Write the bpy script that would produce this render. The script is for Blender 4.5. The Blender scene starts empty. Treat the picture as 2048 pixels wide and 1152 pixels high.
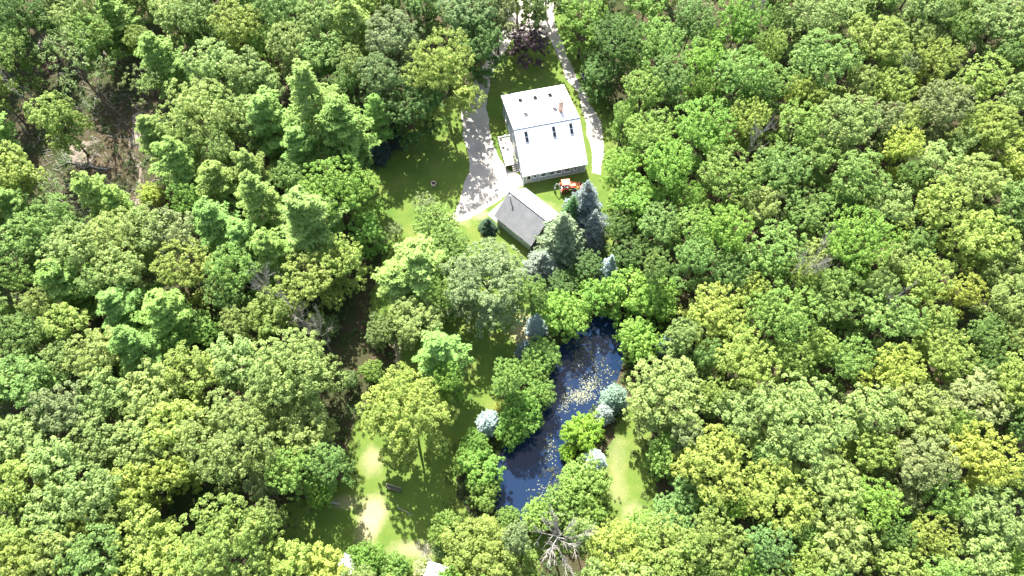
import bpy, bmesh, math, random
import numpy as np
from mathutils import Vector, Matrix
from mathutils.geometry import tessellate_polygon

# ---------------------------------------------------------------- camera, sky, sun, exposure
S = bpy.context.scene
R_ = math.radians
CAM_H, TILT, LENS = 100.0, 27.0, 24.0
cam_d = bpy.data.cameras.new('camera'); cam_d.lens = LENS; cam_d.sensor_width = 36.0
cam_d.clip_start = 0.5; cam_d.clip_end = 3000
cam_o = bpy.data.objects.new('camera', cam_d); S.collection.objects.link(cam_o)
cam_o.location = (0, 0, CAM_H); cam_o.rotation_euler = (R_(TILT), 0, 0)
S.camera = cam_o

SUN_EL, SUN_AZ = 48.5, -15.0           # azimuth from +Y, clockwise
W_ = bpy.data.worlds.new('World'); S.world = W_; W_.use_nodes = True
wn = W_.node_tree.nodes; wl = W_.node_tree.links
bg = wn['Background']; sky = wn.new('ShaderNodeTexSky'); sky.sky_type = 'NISHITA'
sky.sun_disc = False; sky.sun_elevation = R_(SUN_EL); sky.sun_rotation = R_(SUN_AZ)
sky.air_density = 1.0; sky.dust_density = 2.5; sky.ozone_density = 0.3
# broken fair-weather cloud over the whole sky
wtc = wn.new('ShaderNodeTexCoord'); wmp = wn.new('ShaderNodeMapping'); wmp.inputs['Scale'].default_value = (1, 1, 1.6); wl.new(wtc.outputs['Generated'], wmp.inputs[0])
wnz = wn.new('ShaderNodeTexNoise'); wnz.inputs['Scale'].default_value = 3.2; wnz.inputs['Detail'].default_value = 7; wnz.inputs['Roughness'].default_value = 0.55; wl.new(wmp.outputs[0], wnz.inputs['Vector'])
wmr = wn.new('ShaderNodeMapRange'); wmr.inputs[1].default_value = 0.50; wmr.inputs[2].default_value = 0.66; wl.new(wnz.outputs['Fac'], wmr.inputs[0])
wmx = wn.new('ShaderNodeMix'); wmx.data_type = 'RGBA'; wmx.inputs[7].default_value = (4.6, 4.5, 4.35, 1)
wl.new(wmr.outputs[0], wmx.inputs[0]); wl.new(sky.outputs[0], wmx.inputs[6])
wl.new(wmx.outputs[2], bg.inputs[0]); bg.inputs[1].default_value = 0.105
sun_d = bpy.data.lights.new('sun', 'SUN'); sun_d.energy = 5.0; sun_d.angle = R_(0.53); sun_d.color = (1.0, 0.955, 0.88)
sun_o = bpy.data.objects.new('sun', sun_d); S.collection.objects.link(sun_o)
sv = Vector((math.sin(R_(SUN_AZ)) * math.cos(R_(SUN_EL)), math.cos(R_(SUN_AZ)) * math.cos(R_(SUN_EL)), math.sin(R_(SUN_EL))))
sun_o.rotation_euler = sv.to_track_quat('Z', 'Y').to_euler(); sun_o.location = (0, 60, 160)
S.view_settings.view_transform = 'Standard'; S.view_settings.look = 'None'
S.view_settings.exposure = 1.85; S.view_settings.gamma = 1.0; S.view_settings.use_curve_mapping = False
S.render.engine = 'CYCLES'
S.cycles.max_bounces = 6; S.cycles.diffuse_bounces = 4; S.cycles.glossy_bounces = 3; S.cycles.transmission_bounces = 4
S.cycles.transparent_max_bounces = 4; S.cycles.caustics_reflective = False; S.cycles.caustics_refractive = False
S.cycles.use_denoising = True
S.render.film_transparent = False

# ---------------------------------------------------------------- helpers
COL = S.collection
rng = np.random.default_rng(11)
rnd = random.Random(5)

def ground(px, py, z=0.0):
    """survey point of the photograph (2048 x 1152) -> metres on the plane z"""
    f = 2048 * LENS / 36.0; t = R_(TILT)
    dx = (px - 1024) / f; q = (576 - py) / f
    d = (dx, math.sin(t) + q * math.cos(t), -math.cos(t) + q * math.sin(t))
    k = (z - CAM_H) / d[2]
    return (d[0] * k, d[1] * k)

def tag(o, label=None, cat=None, group=None, kind=None):
    if label: o['label'] = label
    if cat: o['category'] = cat
    if group: o['group'] = group
    if kind: o['kind'] = kind
    return o

def empty(name, loc=(0, 0, 0), rz=0.0, label=None, cat=None, group=None):
    o = bpy.data.objects.new(name, None); COL.objects.link(o)
    o.location = loc; o.rotation_euler = (0, 0, rz); o.empty_display_size = 0.3
    return tag(o, label, cat, group)

def link(name, me, parent=None):
    o = bpy.data.objects.new(name, me); COL.objects.link(o)
    if parent: o.parent = parent
    return o

class MB:
    def __init__(s): s.v = []; s.f = []; s.smooth = False
    def add(s, vs, fs):
        b = len(s.v); s.v += [tuple(p) for p in vs]; s.f += [tuple(b + i for i in f) for f in fs]; return s
    def box(s, x0, x1, y0, y1, z0, z1):
        return s.add([(x0,y0,z0),(x1,y0,z0),(x1,y1,z0),(x0,y1,z0),(x0,y0,z1),(x1,y0,z1),(x1,y1,z1),(x0,y1,z1)],
                     [(3,2,1,0),(4,5,6,7),(0,1,5,4),(1,2,6,5),(2,3,7,6),(3,0,4,7)])
    def cham(s, x0, x1, y0, y1, z0, z1, c):
        """box with a chamfered top edge"""
        return s.add([(x0,y0,z0),(x1,y0,z0),(x1,y1,z0),(x0,y1,z0),(x0,y0,z1-c),(x1,y0,z1-c),(x1,y1,z1-c),(x0,y1,z1-c),
                      (x0+c,y0+c,z1),(x1-c,y0+c,z1),(x1-c,y1-c,z1),(x0+c,y1-c,z1)],
                     [(3,2,1,0),(8,9,10,11),(0,1,5,4),(1,2,6,5),(2,3,7,6),(3,0,4,7),(4,5,9,8),(5,6,10,9),(6,7,11,10),(7,4,8,11)])
    def hexa(s, pts):
        return s.add(pts, [(3,2,1,0),(4,5,6,7),(0,1,5,4),(1,2,6,5),(2,3,7,6),(3,0,4,7)])
    def slab(s, quad, t):
        """thick sheet: quad is the top face (counter-clockwise), thickness t along its normal"""
        q = [Vector(p) for p in quad]; n = (q[1]-q[0]).cross(q[3]-q[0]).normalized()
        return s.hexa([p - n*t for p in q] + q)
    def tube(s, pts, rad, n=7, caps=True):
        pts = [Vector(p) for p in pts]; b = len(s.v); m = len(pts)
        if not hasattr(rad, '__len__'): rad = [rad]*m
        ref = None
        for i, p in enumerate(pts):
            d = (pts[min(i+1,m-1)] - pts[max(i-1,0)]).normalized()
            if ref is None: ref = d.orthogonal().normalized()
            ref = (ref - d*ref.dot(d)); ref = ref.normalized() if ref.length > 1e-6 else d.orthogonal().normalized()
            e = d.cross(ref)
            for k in range(n):
                a = 2*math.pi*k/n; q = p + (ref*math.cos(a) + e*math.sin(a))*rad[i]; s.v.append(tuple(q))
        for i in range(m-1):
            for k in range(n):
                s.f.append((b+i*n+k, b+i*n+(k+1)%n, b+(i+1)*n+(k+1)%n, b+(i+1)*n+k))
        if caps:
            s.f.append(tuple(b+k for k in reversed(range(n)))); s.f.append(tuple(b+(m-1)*n+k for k in range(n)))
        return s
    def lathe(s, prof, c=(0,0,0), n=20, axis='z'):
        b = len(s.v); m = len(prof)
        for r, h in prof:
            for k in range(n):
                a = 2*math.pi*k/n; u, w = r*math.cos(a), r*math.sin(a)
                s.v.append({'z':(c[0]+u,c[1]+w,c[2]+h),'y':(c[0]+u,c[1]+h,c[2]+w),'x':(c[0]+h,c[1]+u,c[2]+w)}[axis])
        for i in range(m-1):
            for k in range(n):
                q = (b+i*n+k, b+i*n+(k+1)%n, b+(i+1)*n+(k+1)%n, b+(i+1)*n+k)
                s.f.append(q if axis != 'y' else q[::-1])
        s.f.append(tuple(b+k for k in reversed(range(n)))); s.f.append(tuple(b+(m-1)*n+k for k in range(n)))
        return s
    def build(s, name, mat, parent=None, smooth=False):
        me = bpy.data.meshes.new(name); me.from_pydata(s.v, [], s.f); me.materials.append(mat)
        if smooth: me.polygons.foreach_set('use_smooth', [True]*len(me.polygons))
        me.update(); return link(name, me, parent)

def box(name, mat, parent, *a): return MB().box(*a).build(name, mat, parent)

# ---------------------------------------------------------------- materials
def mat(name):
    m = bpy.data.materials.new(name); m.use_nodes = True
    nt = m.node_tree; return m, nt.nodes, nt.links, nt.nodes['Principled BSDF']
def node(N, t, **kw):
    n = N.new(t)
    for k, v in kw.items():
        if hasattr(n, k): setattr(n, k, v)
        else: n.inputs[k].default_value = v
    return n
def ramp(N, stops):
    r = N.new('ShaderNodeValToRGB'); e = r.color_ramp.elements
    while len(e) < len(stops): e.new(0.5)
    for el, (p, c) in zip(e, stops): el.position = p; el.color = (*c, 1)
    return r
def plain(name, col, rough=0.6, metal=0.0, var=0.12, scale=3.0, bump=0.0, spec=0.5):
    m, N, L, P = mat(name)
    tc = N.new('ShaderNodeTexCoord'); nz = node(N, 'ShaderNodeTexNoise', Scale=scale, Detail=6.0, Roughness=0.65)
    L.new(tc.outputs['Object'], nz.inputs['Vector'])
    r = ramp(N, [(0.25, [c*(1-var) for c in col]), (0.75, [min(1, c*(1+var)) for c in col])])
    L.new(nz.outputs['Fac'], r.inputs[0]); L.new(r.outputs[0], P.inputs['Base Color'])
    P.inputs['Roughness'].default_value = rough; P.inputs['Metallic'].default_value = metal
    P.inputs['Specular IOR Level'].default_value = spec
    if bump:
        b = node(N, 'ShaderNodeBump', Strength=bump, Distance=0.02); L.new(nz.outputs['Fac'], b.inputs['Height']); L.new(b.outputs[0], P.inputs['Normal'])
    return m
def striped(name, col, axis, period, rough=0.7, depth=0.4, dark=0.72):
    """boards or courses: colour per strip plus a groove"""
    m, N, L, P = mat(name)
    tc = N.new('ShaderNodeTexCoord'); sp = N.new('ShaderNodeSeparateXYZ'); L.new(tc.outputs['Object'], sp.inputs[0])
    d = node(N, 'ShaderNodeMath', operation='DIVIDE'); L.new(sp.outputs[axis], d.inputs[0]); d.inputs[1].default_value = period
    fr = node(N, 'ShaderNodeMath', operation='FRACT'); L.new(d.outputs[0], fr.inputs[0])
    fl = node(N, 'ShaderNodeMath', operation='FLOOR'); L.new(d.outputs[0], fl.inputs[0])
    wnz = N.new('ShaderNodeTexWhiteNoise'); wnz.noise_dimensions = '1D'; L.new(fl.outputs[0], wnz.inputs['W'])
    nz = node(N, 'ShaderNodeTexNoise', Scale=1.6, Detail=5.0); L.new(tc.outputs['Object'], nz.inputs['Vector'])
    ad = node(N, 'ShaderNodeMath', operation='ADD'); L.new(wnz.outputs[0], ad.inputs[0]); L.new(nz.outputs['Fac'], ad.inputs[1])
    r = ramp(N, [(0.3, [c*0.85 for c in col]), (0.85, [min(1, c*1.15) for c in col])]); L.new(ad.outputs[0], r.inputs[0])
    gr = ramp(N, [(0.0, (dark,)*3), (0.1, (1,1,1)), (1.0, (1,1,1))]); L.new(fr.outputs[0], gr.inputs[0])
    mx = N.new('ShaderNodeMix'); mx.data_type = 'RGBA'; mx.blend_type = 'MULTIPLY'; mx.inputs[0].default_value = 1
    L.new(r.outputs[0], mx.inputs[6]); L.new(gr.outputs[0], mx.inputs[7]); L.new(mx.outputs[2], P.inputs['Base Color'])
    b = node(N, 'ShaderNodeBump', Strength=depth, Distance=0.02); L.new(gr.outputs[0], b.inputs['Height']); L.new(b.outputs[0], P.inputs['Normal'])
    P.inputs['Roughness'].default_value = rough
    return m

def leaf_mat(name, trans=0.43, rough=0.55, var=0.32, spec=0.22, hue=0.008):
    """leaves: the tree's own colour (object colour), each leaf a little different, some light coming through"""
    m, N, L, P = mat(name)
    oi = N.new('ShaderNodeObjectInfo'); ge = N.new('ShaderNodeNewGeometry')
    tc = N.new('ShaderNodeTexCoord'); nz = node(N, 'ShaderNodeTexNoise', Scale=0.35, Detail=2.0); L.new(tc.outputs['Object'], nz.inputs['Vector'])
    hs = N.new('ShaderNodeHueSaturation'); L.new(oi.outputs['Color'], hs.inputs['Color'])
    mr = node(N, 'ShaderNodeMapRange'); mr.inputs[3].default_value = 1-var; mr.inputs[4].default_value = 1+var
    L.new(ge.outputs['Random Per Island'], mr.inputs[0])
    m2 = node(N, 'ShaderNodeMapRange'); m2.inputs[3].default_value = 0.86; m2.inputs[4].default_value = 1.14
    L.new(oi.outputs['Random'], m2.inputs[0])
    mu = node(N, 'ShaderNodeMath', operation='MULTIPLY'); L.new(mr.outputs[0], mu.inputs[0]); L.new(m2.outputs[0], mu.inputs[1])
    L.new(mu.outputs[0], hs.inputs['Value'])
    m3 = node(N, 'ShaderNodeMapRange'); m3.inputs[1].default_value = 0.3; m3.inputs[2].default_value = 0.7
    m3.inputs[3].default_value = 0.5-hue; m3.inputs[4].default_value = 0.5+hue; L.new(nz.outputs['Fac'], m3.inputs[0]); L.new(m3.outputs[0], hs.inputs['Hue'])
    L.new(hs.outputs[0], P.inputs['Base Color']); P.inputs['Roughness'].default_value = rough; P.inputs['Specular IOR Level'].default_value = spec
    tr = N.new('ShaderNodeBsdfTranslucent'); ms = N.new('ShaderNodeMixShader'); ms.inputs[0].default_value = trans
    L.new(hs.outputs[0], tr.inputs[0]); L.new(P.outputs[0], ms.inputs[1]); L.new(tr.outputs[0], ms.inputs[2])
    L.new(ms.outputs[0], N['Material Output'].inputs[0])
    return m

LEAF = leaf_mat('broad_leaves'); NEEDLE = leaf_mat('needles', 0.35, 0.6, 0.28, 0.2, 0.006)
BARK = plain('bark', (0.11, 0.09, 0.07), 0.9, var=0.35, scale=6, bump=0.5)
DEADW = plain('dead_wood', (0.29, 0.27, 0.245), 0.85, var=0.25, scale=5)
WHITE = plain('white_trim', (0.78, 0.78, 0.76), 0.5, var=0.04)
ROOFW = plain('white_metal_and_sunlit_roof', (0.66, 0.70, 0.74), 0.38, var=0.05, scale=0.8)
SIDING = striped('grey_board_siding', (0.25, 0.30, 0.345), 0, 0.3, 0.65)
SIDING_Y = striped('grey_board_siding_gable', (0.25, 0.30, 0.345), 1, 0.3, 0.65)
GSIDING = striped('grey_clapboard', (0.42, 0.45, 0.44), 2, 0.16, 0.65)
GLASS, _N, _L, _P = mat('window_glass'); _P.inputs['Base Color'].default_value = (0.012, 0.015, 0.02, 1); _P.inputs['Roughness'].default_value = 0.04; _P.inputs['Specular IOR Level'].default_value = 0.8
DARKF = plain('dark_frame', (0.05, 0.055, 0.06), 0.5)
BRICK = striped('red_brick', (0.46, 0.29, 0.21), 2, 0.08, 0.85, 0.6, 0.7)
CONC = plain('concrete', (0.52, 0.50, 0.46), 0.85, var=0.1, scale=2, bump=0.2)
WOOD = striped('deck_boards', (0.62, 0.58, 0.52), 0, 0.14, 0.7)
WOODP = plain('weathered_wood', (0.45, 0.42, 0.37), 0.8, var=0.2, scale=5)
OWOOD = plain('old_timber', (0.10, 0.09, 0.075), 0.85, var=0.3, scale=4)
ORANGE = plain('orange_paint', (0.48, 0.095, 0.03), 0.4, var=0.12, scale=4)
RED = plain('faded_red_paint', (0.26, 0.04, 0.035), 0.45, var=0.15, scale=4)
GREYM = plain('grey_metal', (0.48, 0.49, 0.50), 0.45, 0.3, var=0.2, scale=5)
BLACK = plain('rubber', (0.018, 0.018, 0.018), 0.75, var=0.2)
STONE = plain('pink_stone', (0.52, 0.36, 0.32), 0.8, var=0.2, scale=8)

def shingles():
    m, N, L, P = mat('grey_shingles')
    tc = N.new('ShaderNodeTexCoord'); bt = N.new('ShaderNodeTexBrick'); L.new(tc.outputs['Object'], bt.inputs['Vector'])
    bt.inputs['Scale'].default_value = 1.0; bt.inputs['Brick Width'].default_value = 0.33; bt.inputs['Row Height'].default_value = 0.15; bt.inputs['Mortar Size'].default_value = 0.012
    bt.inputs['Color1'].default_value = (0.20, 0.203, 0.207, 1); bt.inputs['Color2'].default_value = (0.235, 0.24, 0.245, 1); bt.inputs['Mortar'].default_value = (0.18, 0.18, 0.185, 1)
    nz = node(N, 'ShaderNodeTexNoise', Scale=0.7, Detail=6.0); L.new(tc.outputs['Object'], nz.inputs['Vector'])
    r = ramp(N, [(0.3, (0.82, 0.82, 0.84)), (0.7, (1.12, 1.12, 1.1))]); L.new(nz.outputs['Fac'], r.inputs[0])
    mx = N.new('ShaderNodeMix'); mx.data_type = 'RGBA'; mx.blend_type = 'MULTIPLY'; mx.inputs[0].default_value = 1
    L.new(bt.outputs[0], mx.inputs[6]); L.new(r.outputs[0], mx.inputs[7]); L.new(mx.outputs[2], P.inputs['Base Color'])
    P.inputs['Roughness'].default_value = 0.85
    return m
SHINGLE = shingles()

def floor_mat():
    m, N, L, P = mat('forest_floor')
    tc = N.new('ShaderNodeTexCoord')
    n1 = node(N, 'ShaderNodeTexNoise', Scale=0.09, Detail=8.0, Roughness=0.7); L.new(tc.outputs['Object'], n1.inputs['Vector'])
    n2 = node(N, 'ShaderNodeTexNoise', Scale=3.2, Detail=6.0, Roughness=0.8); L.new(tc.outputs['Object'], n2.inputs['Vector'])
    r1 = ramp(N, [(0.40, (0.035, 0.055, 0.018)), (0.55, (0.06, 0.052, 0.03)), (0.72, (0.13, 0.098, 0.066))]); L.new(n1.outputs['Fac'], r1.inputs[0])
    r2 = ramp(N, [(0.3, (0.55, 0.55, 0.55)), (0.72, (1.45, 1.4, 1.35))]); L.new(n2.outputs['Fac'], r2.inputs[0])
    mx = N.new('ShaderNodeMix'); mx.data_type = 'RGBA'; mx.blend_type = 'MULTIPLY'; mx.inputs[0].default_value = 1
    L.new(r1.outputs[0], mx.inputs[6]); L.new(r2.outputs[0], mx.inputs[7]); L.new(mx.outputs[2], P.inputs['Base Color'])
    P.inputs['Roughness'].default_value = 0.95; P.inputs['Specular IOR Level'].default_value = 0.1
    b = node(N, 'ShaderNodeBump', Strength=0.7, Distance=0.12); L.new(n2.outputs['Fac'], b.inputs['Height']); L.new(b.outputs[0], P.inputs['Normal'])
    return m

def lawn_mat(dry):
    """mown grass with dry and worn places (dry: list of x, y, radius_x, radius_y, strength)"""
    m, N, L, P = mat('mown_grass')
    tc = N.new('ShaderNodeTexCoord')
    n1 = node(N, 'ShaderNodeTexNoise', Scale=0.22, Detail=7.0, Roughness=0.65); L.new(tc.outputs['Object'], n1.inputs['Vector'])
    n2 = node(N, 'ShaderNodeTexNoise', Scale=5.0, Detail=5.0, Roughness=0.8); L.new(tc.outputs['Object'], n2.inputs['Vector'])
    r1 = ramp(N, [(0.3, (0.070, 0.130, 0.022)), (0.52, (0.105, 0.158, 0.030)), (0.72, (0.150, 0.178, 0.045))]); L.new(n1.outputs['Fac'], r1.inputs[0])
    cur = r1.outputs[0]
    for (x, y, rx, ry, k) in dry:
        mp = N.new('ShaderNodeMapping'); mp.inputs['Location'].default_value = (-x/rx, -y/ry, 0); mp.inputs['Scale'].default_value = (1/rx, 1/ry, 0)
        L.new(tc.outputs['Object'], mp.inputs[0])
        ln = node(N, 'ShaderNodeVectorMath', operation='LENGTH'); L.new(mp.outputs[0], ln.inputs[0])
        sb = node(N, 'ShaderNodeMath', operation='MULTIPLY_ADD'); L.new(n1.outputs['Fac'], sb.inputs[0]); sb.inputs[1].default_value = -1.6; L.new(ln.outputs['Value'], sb.inputs[2])
        mr = node(N, 'ShaderNodeMapRange'); mr.inputs[1].default_value = 0.15; mr.inputs[2].default_value = -0.55; mr.inputs[3].default_value = 0; mr.inputs[4].default_value = k
        L.new(sb.outputs[0], mr.inputs[0])
        mx = N.new('ShaderNodeMix'); mx.data_type = 'RGBA'; L.new(mr.outputs[0], mx.inputs[0]); L.new(cur, mx.inputs[6]); mx.inputs[7].default_value = (0.36, 0.31, 0.20, 1); cur = mx.outputs[2]
    r2 = ramp(N, [(0.3, (0.72, 0.74, 0.7)), (0.7, (1.25, 1.22, 1.2))]); L.new(n2.outputs['Fac'], r2.inputs[0])
    mx = N.new('ShaderNodeMix'); mx.data_type = 'RGBA'; mx.blend_type = 'MULTIPLY'; mx.inputs[0].default_value = 1
    L.new(cur, mx.inputs[6]); L.new(r2.outputs[0], mx.inputs[7]); L.new(mx.outputs[2], P.inputs['Base Color'])
    P.inputs['Roughness'].default_value = 0.9; P.inputs['Specular IOR Level'].default_value = 0.15
    b = node(N, 'ShaderNodeBump', Strength=0.6, Distance=0.06); L.new(n2.outputs['Fac'], b.inputs['Height']); L.new(b.outputs[0], P.inputs['Normal'])
    return m

def grit(name, col, sc=4.0, patch=0.25, var=0.25):
    m, N, L, P = mat(name)
    tc = N.new('ShaderNodeTexCoord')
    n1 = node(N, 'ShaderNodeTexNoise', Scale=patch, Detail=6.0); L.new(tc.outputs['Object'], n1.inputs['Vector'])
    n2 = node(N, 'ShaderNodeTexNoise', Scale=sc, Detail=6.0, Roughness=0.85); L.new(tc.outputs['Object'], n2.inputs['Vector'])
    r1 = ramp(N, [(0.3, [c*(1-var) for c in col]), (0.7, [c*(1+var*0.6) for c in col])]); L.new(n1.outputs['Fac'], r1.inputs[0])
    r2 = ramp(N, [(0.3, (0.7,)*3), (0.7, (1.2,)*3)]); L.new(n2.outputs['Fac'], r2.inputs[0])
    mx = N.new('ShaderNodeMix'); mx.data_type = 'RGBA'; mx.blend_type = 'MULTIPLY'; mx.inputs[0].default_value = 1
    L.new(r1.outputs[0], mx.inputs[6]); L.new(r2.outputs[0], mx.inputs[7]); L.new(mx.outputs[2], P.inputs['Base Color'])
    P.inputs['Roughness'].default_value = 0.95; P.inputs['Specular IOR Level'].default_value = 0.15
    b = node(N, 'ShaderNodeBump', Strength=0.6, Distance=0.04); L.new(n2.outputs['Fac'], b.inputs['Height']); L.new(b.outputs[0], P.inputs['Normal'])
    return m

def water_mat():
    m, N, L, P = mat('pond_water')
    P.inputs['Base Color'].default_value = (0.009, 0.022, 0.056, 1); P.inputs['Roughness'].default_value = 0.03; P.inputs['IOR'].default_value = 1.33
    tc = N.new('ShaderNodeTexCoord'); nz = node(N, 'ShaderNodeTexNoise', Scale=1.8, Detail=3.0); L.new(tc.outputs['Object'], nz.inputs['Vector'])
    b = node(N, 'ShaderNodeBump', Strength=0.12, Distance=0.02); L.new(nz.outputs['Fac'], b.inputs['Height']); L.new(b.outputs[0], P.inputs['Normal'])
    return m

# ---------------------------------------------------------------- the ground and what lies flat on it
def wobble(poly, step=0.45, amp=0.22, seed=1, closed=True):
    """subdivide an outline and roughen it"""
    r = np.random.default_rng(seed); out = []; n = len(poly)
    for i in range(n):
        a = np.array(poly[i]); b = np.array(poly[(i+1) % n]); k = max(1, int(np.linalg.norm(b-a)/step))
        for j in range(k): out.append(a + (b-a)*j/k)
    P = np.array(out); m = len(P)
    off = r.normal(0, amp, (m, 2)); slow = r.normal(0, amp*2.2, (m//6+2, 2))
    sl = np.array([np.interp(np.arange(m)/6, np.arange(len(slow)), slow[:, c]) for c in (0, 1)]).T
    return P + off*0.55 + sl

def smooth_poly(poly, it=2):
    P = [np.array(p, float) for p in poly]
    for _ in range(it):
        Q = []
        for i in range(len(P)):
            a, b = P[i], P[(i+1) % len(P)]; Q += [a*0.75+b*0.25, a*0.25+b*0.75]
        P = Q
    return P

def sheet(name, loops, z, material, kind='structure'):
    ls = [[Vector((p[0], p[1], 0)) for p in l] for l in loops]
    tri = tessellate_polygon(ls); vs = [(v.x, v.y, z) for l in ls for v in l]
    me = bpy.data.meshes.new(name); me.from_pydata(vs, [], [tuple(t) for t in tri]); me.materials.append(material)
    bm = bmesh.new(); bm.from_mesh(me); bmesh.ops.recalc_face_normals(bm, faces=bm.faces)
    for f in bm.faces:
        if f.normal.z < 0: f.normal_flip()
    bm.to_mesh(me); bm.free()
    o = link(name, me); tag(o, kind=kind); return o

def G(l): return [ground(*p) for p in l]

POND = smooth_poly(G([(1140,676),(1165,650),(1200,628),(1240,645),(1252,690),(1240,745),(1222,785),(1195,815),(1155,840),(1140,880),(1136,940),(1120,985),(1095,1015),(1050,1046),(1012,1040),(975,1010),(972,960),(990,915),(1020,885),(1050,845),(1078,815),(1088,780),(1092,730),(1110,695)]), 2)
POND_A = np.array(POND)
def inside(x, y, P):
    """vectorised point in polygon"""
    x = np.asarray(x); y = np.asarray(y); c = np.zeros(x.shape, bool); n = len(P)
    for i in range(n):
        x1, y1 = P[i]; x2, y2 = P[i-1]
        if y1 == y2: continue
        c ^= ((y1 > y) != (y2 > y)) & (x < (x2-x1)*(y-y1)/(y2-y1)+x1)
    return c
def dist_poly(x, y, P):
    d = np.full(x.shape, 1e9); n = len(P)
    for i in range(n):
        a = np.array(P[i-1]); b = np.array(P[i]); ab = b-a; L2 = max(ab@ab, 1e-9)
        t = np.clip(((x-a[0])*ab[0]+(y-a[1])*ab[1])/L2, 0, 1)
        d = np.minimum(d, np.hypot(x-a[0]-t*ab[0], y-a[1]-t*ab[1]))
    return d

FLOOR = floor_mat()
gx = np.concatenate([np.linspace(-700, -140, 9), np.arange(-138, 0, 6.0), np.arange(0, 24, 0.5), np.arange(24, 139, 6.0), np.linspace(140, 700, 9)])
gx = np.concatenate([np.linspace(-700, -140, 9), np.arange(-135, -9, 6.0), np.arange(-8, 24, 0.5), np.arange(26, 139, 6.0), np.linspace(145, 700, 9)])
gy = np.concatenate([np.linspace(-500, -20, 8), np.arange(-15, 4, 5.0), np.arange(6, 54, 0.5), np.arange(56, 150, 6.0), np.linspace(156, 900, 10)])
XX, YY = np.meshgrid(gx, gy); ZZ = np.zeros_like(XX)
near = (XX > -9) & (XX < 26) & (YY > 5) & (YY < 56)
dd = dist_poly(XX[near], YY[near], POND_A); ins = inside(XX[near], YY[near], POND_A)
ZZ[near] = np.where(ins, -np.clip(0.25+dd*0.9, 0, 1.3), -np.clip(0.25-dd*0.35, 0, 0.25))
nx, ny = len(gx), len(gy)
idx = np.arange(nx*ny).reshape(ny, nx)
fs = np.stack([idx[:-1,:-1], idx[:-1,1:], idx[1:,1:], idx[1:,:-1]], -1).reshape(-1, 4)
me = bpy.data.meshes.new('forest_floor'); me.from_pydata(np.stack([XX, YY, ZZ], -1).reshape(-1, 3).tolist(), [], fs.tolist()); me.materials.append(FLOOR)
me.polygons.foreach_set('use_smooth', [True]*len(me.polygons))
tag(link('ground', me), kind='structure')

bank = [(p[0], p[1]) for p in POND]
cen = POND_A.mean(0)
# outline 1 m outside the water for the grass
def offset_poly(P, d):
    P = np.array(P); n = len(P); out = []
    area = sum(P[i-1][0]*P[i][1]-P[i][0]*P[i-1][1] for i in range(n))
    sgn = 1 if area > 0 else -1
    for i in range(n):
        t = P[(i+1) % n]-P[i-1]; t = t/max(np.linalg.norm(t), 1e-6); out.append(P[i]+sgn*d*np.array([t[1], -t[0]]))
    return out
LAWN = G([(735,290),(800,262),(868,222),(930,170),(985,95),(1020,55),(1050,20),(1120,20),(1150,100),(1190,160),(1230,240),(1235,340),(1240,430),(1240,540),(1175,580),(1100,640),(1075,690),(1050,725),(1005,790),(975,850),(930,905),(915,1000),(965,1045),(1010,1066),(1060,1075),(1140,1050),(1205,1010),(1205,905),(1222,865),(1262,790),(1292,800),(1300,900),(1300,1010),(1340,1070),(1250,1090),(1100,1112),(960,1110),(920,1160),(640,1190),(560,1120),(560,1010),(690,960),(700,880),(740,800),(790,715),(742,640),(755,560),(770,490),(700,420),(695,340)])
DRY = []
for px, py, rx, ry, k in ((745,1030,2.6,3.5,0.75),(730,1075,2.0,3,0.5),(825,1098,5,1.6,0.5),(1232,905,2.0,4,0.25),(1235,980,1.8,3,0.25),(1270,1025,2.5,2,0.4),(1050,660,2.6,4,0.7),(790,700,1.6,3.5,0.9),(745,920,2,3,0.5),(1090,415,3,2,0.5),(960,430,2,2,0.6),(900,440,4,2,0.6),(690,1005,3,1.5,0.5)):
    x, y = ground(px, py); DRY.append((x, y, rx, ry, k))
LAWNM = lawn_mat(DRY)
sheet('lawn', [wobble(LAWN, 0.6, 0.3, 3)], 0.004, LAWNM)
DRIVE = G([(1004,-60),(1008,0),(1008,55),(985,100),(958,150),(930,195),(920,215),(925,260),(935,310),(940,345),(925,385),(903,428),(915,447),(940,440),(985,408),(1015,386),(1045,372),(1042,352),(1014,340),(1000,318),(990,292),(974,245),(972,195),(986,142),(1006,108),(1022,82),(1060,66),(1098,78),(1114,112),(1132,152),(1150,182),(1162,215),(1176,262),(1184,302),(1184,345),(1201,350),(1209,290),(1200,248),(1180,205),(1160,165),(1140,120),(1121,78),(1108,40),(1104,0),(1104,-60)])
GRAVEL = grit('gravel', (0.38, 0.355, 0.32), 6.0, 0.3, 0.18)
sheet('driveway', [wobble(DRIVE, 0.4, 0.11, 5)], 0.010, GRAVEL)
SAND = grit('sandy_soil', (0.23, 0.19, 0.155), 2.5, 0.35, 0.45)
for i, l in enumerate(([(195,85),(236,100),(250,130),(262,170),(230,195),(205,150)], [(250,222),(300,232),(325,272),(290,300),(250,280)], [(125,270),(165,265),(190,310),(200,345),(155,340),(130,310)], [(262,305),(285,310),(285,400),(262,410)], [(0,570),(30,580),(25,640),(0,650)],[(70,70),(100,80),(95,110),(78,112)])):
    sheet('bare_soil', [wobble(smooth_poly(G(l), 2), 0.5, 0.5, 20+i)], 0.006+0.001*i, SAND)
WATER = water_mat()
sheet('water', [offset_poly(POND, 0.55)], -0.22, WATER)

# ---------------------------------------------------------------- trees: prototypes
def unit(a): return a/np.maximum(np.linalg.norm(a, axis=-1, keepdims=True), 1e-9)
UP = np.array([0, 0, 1.0])

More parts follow.
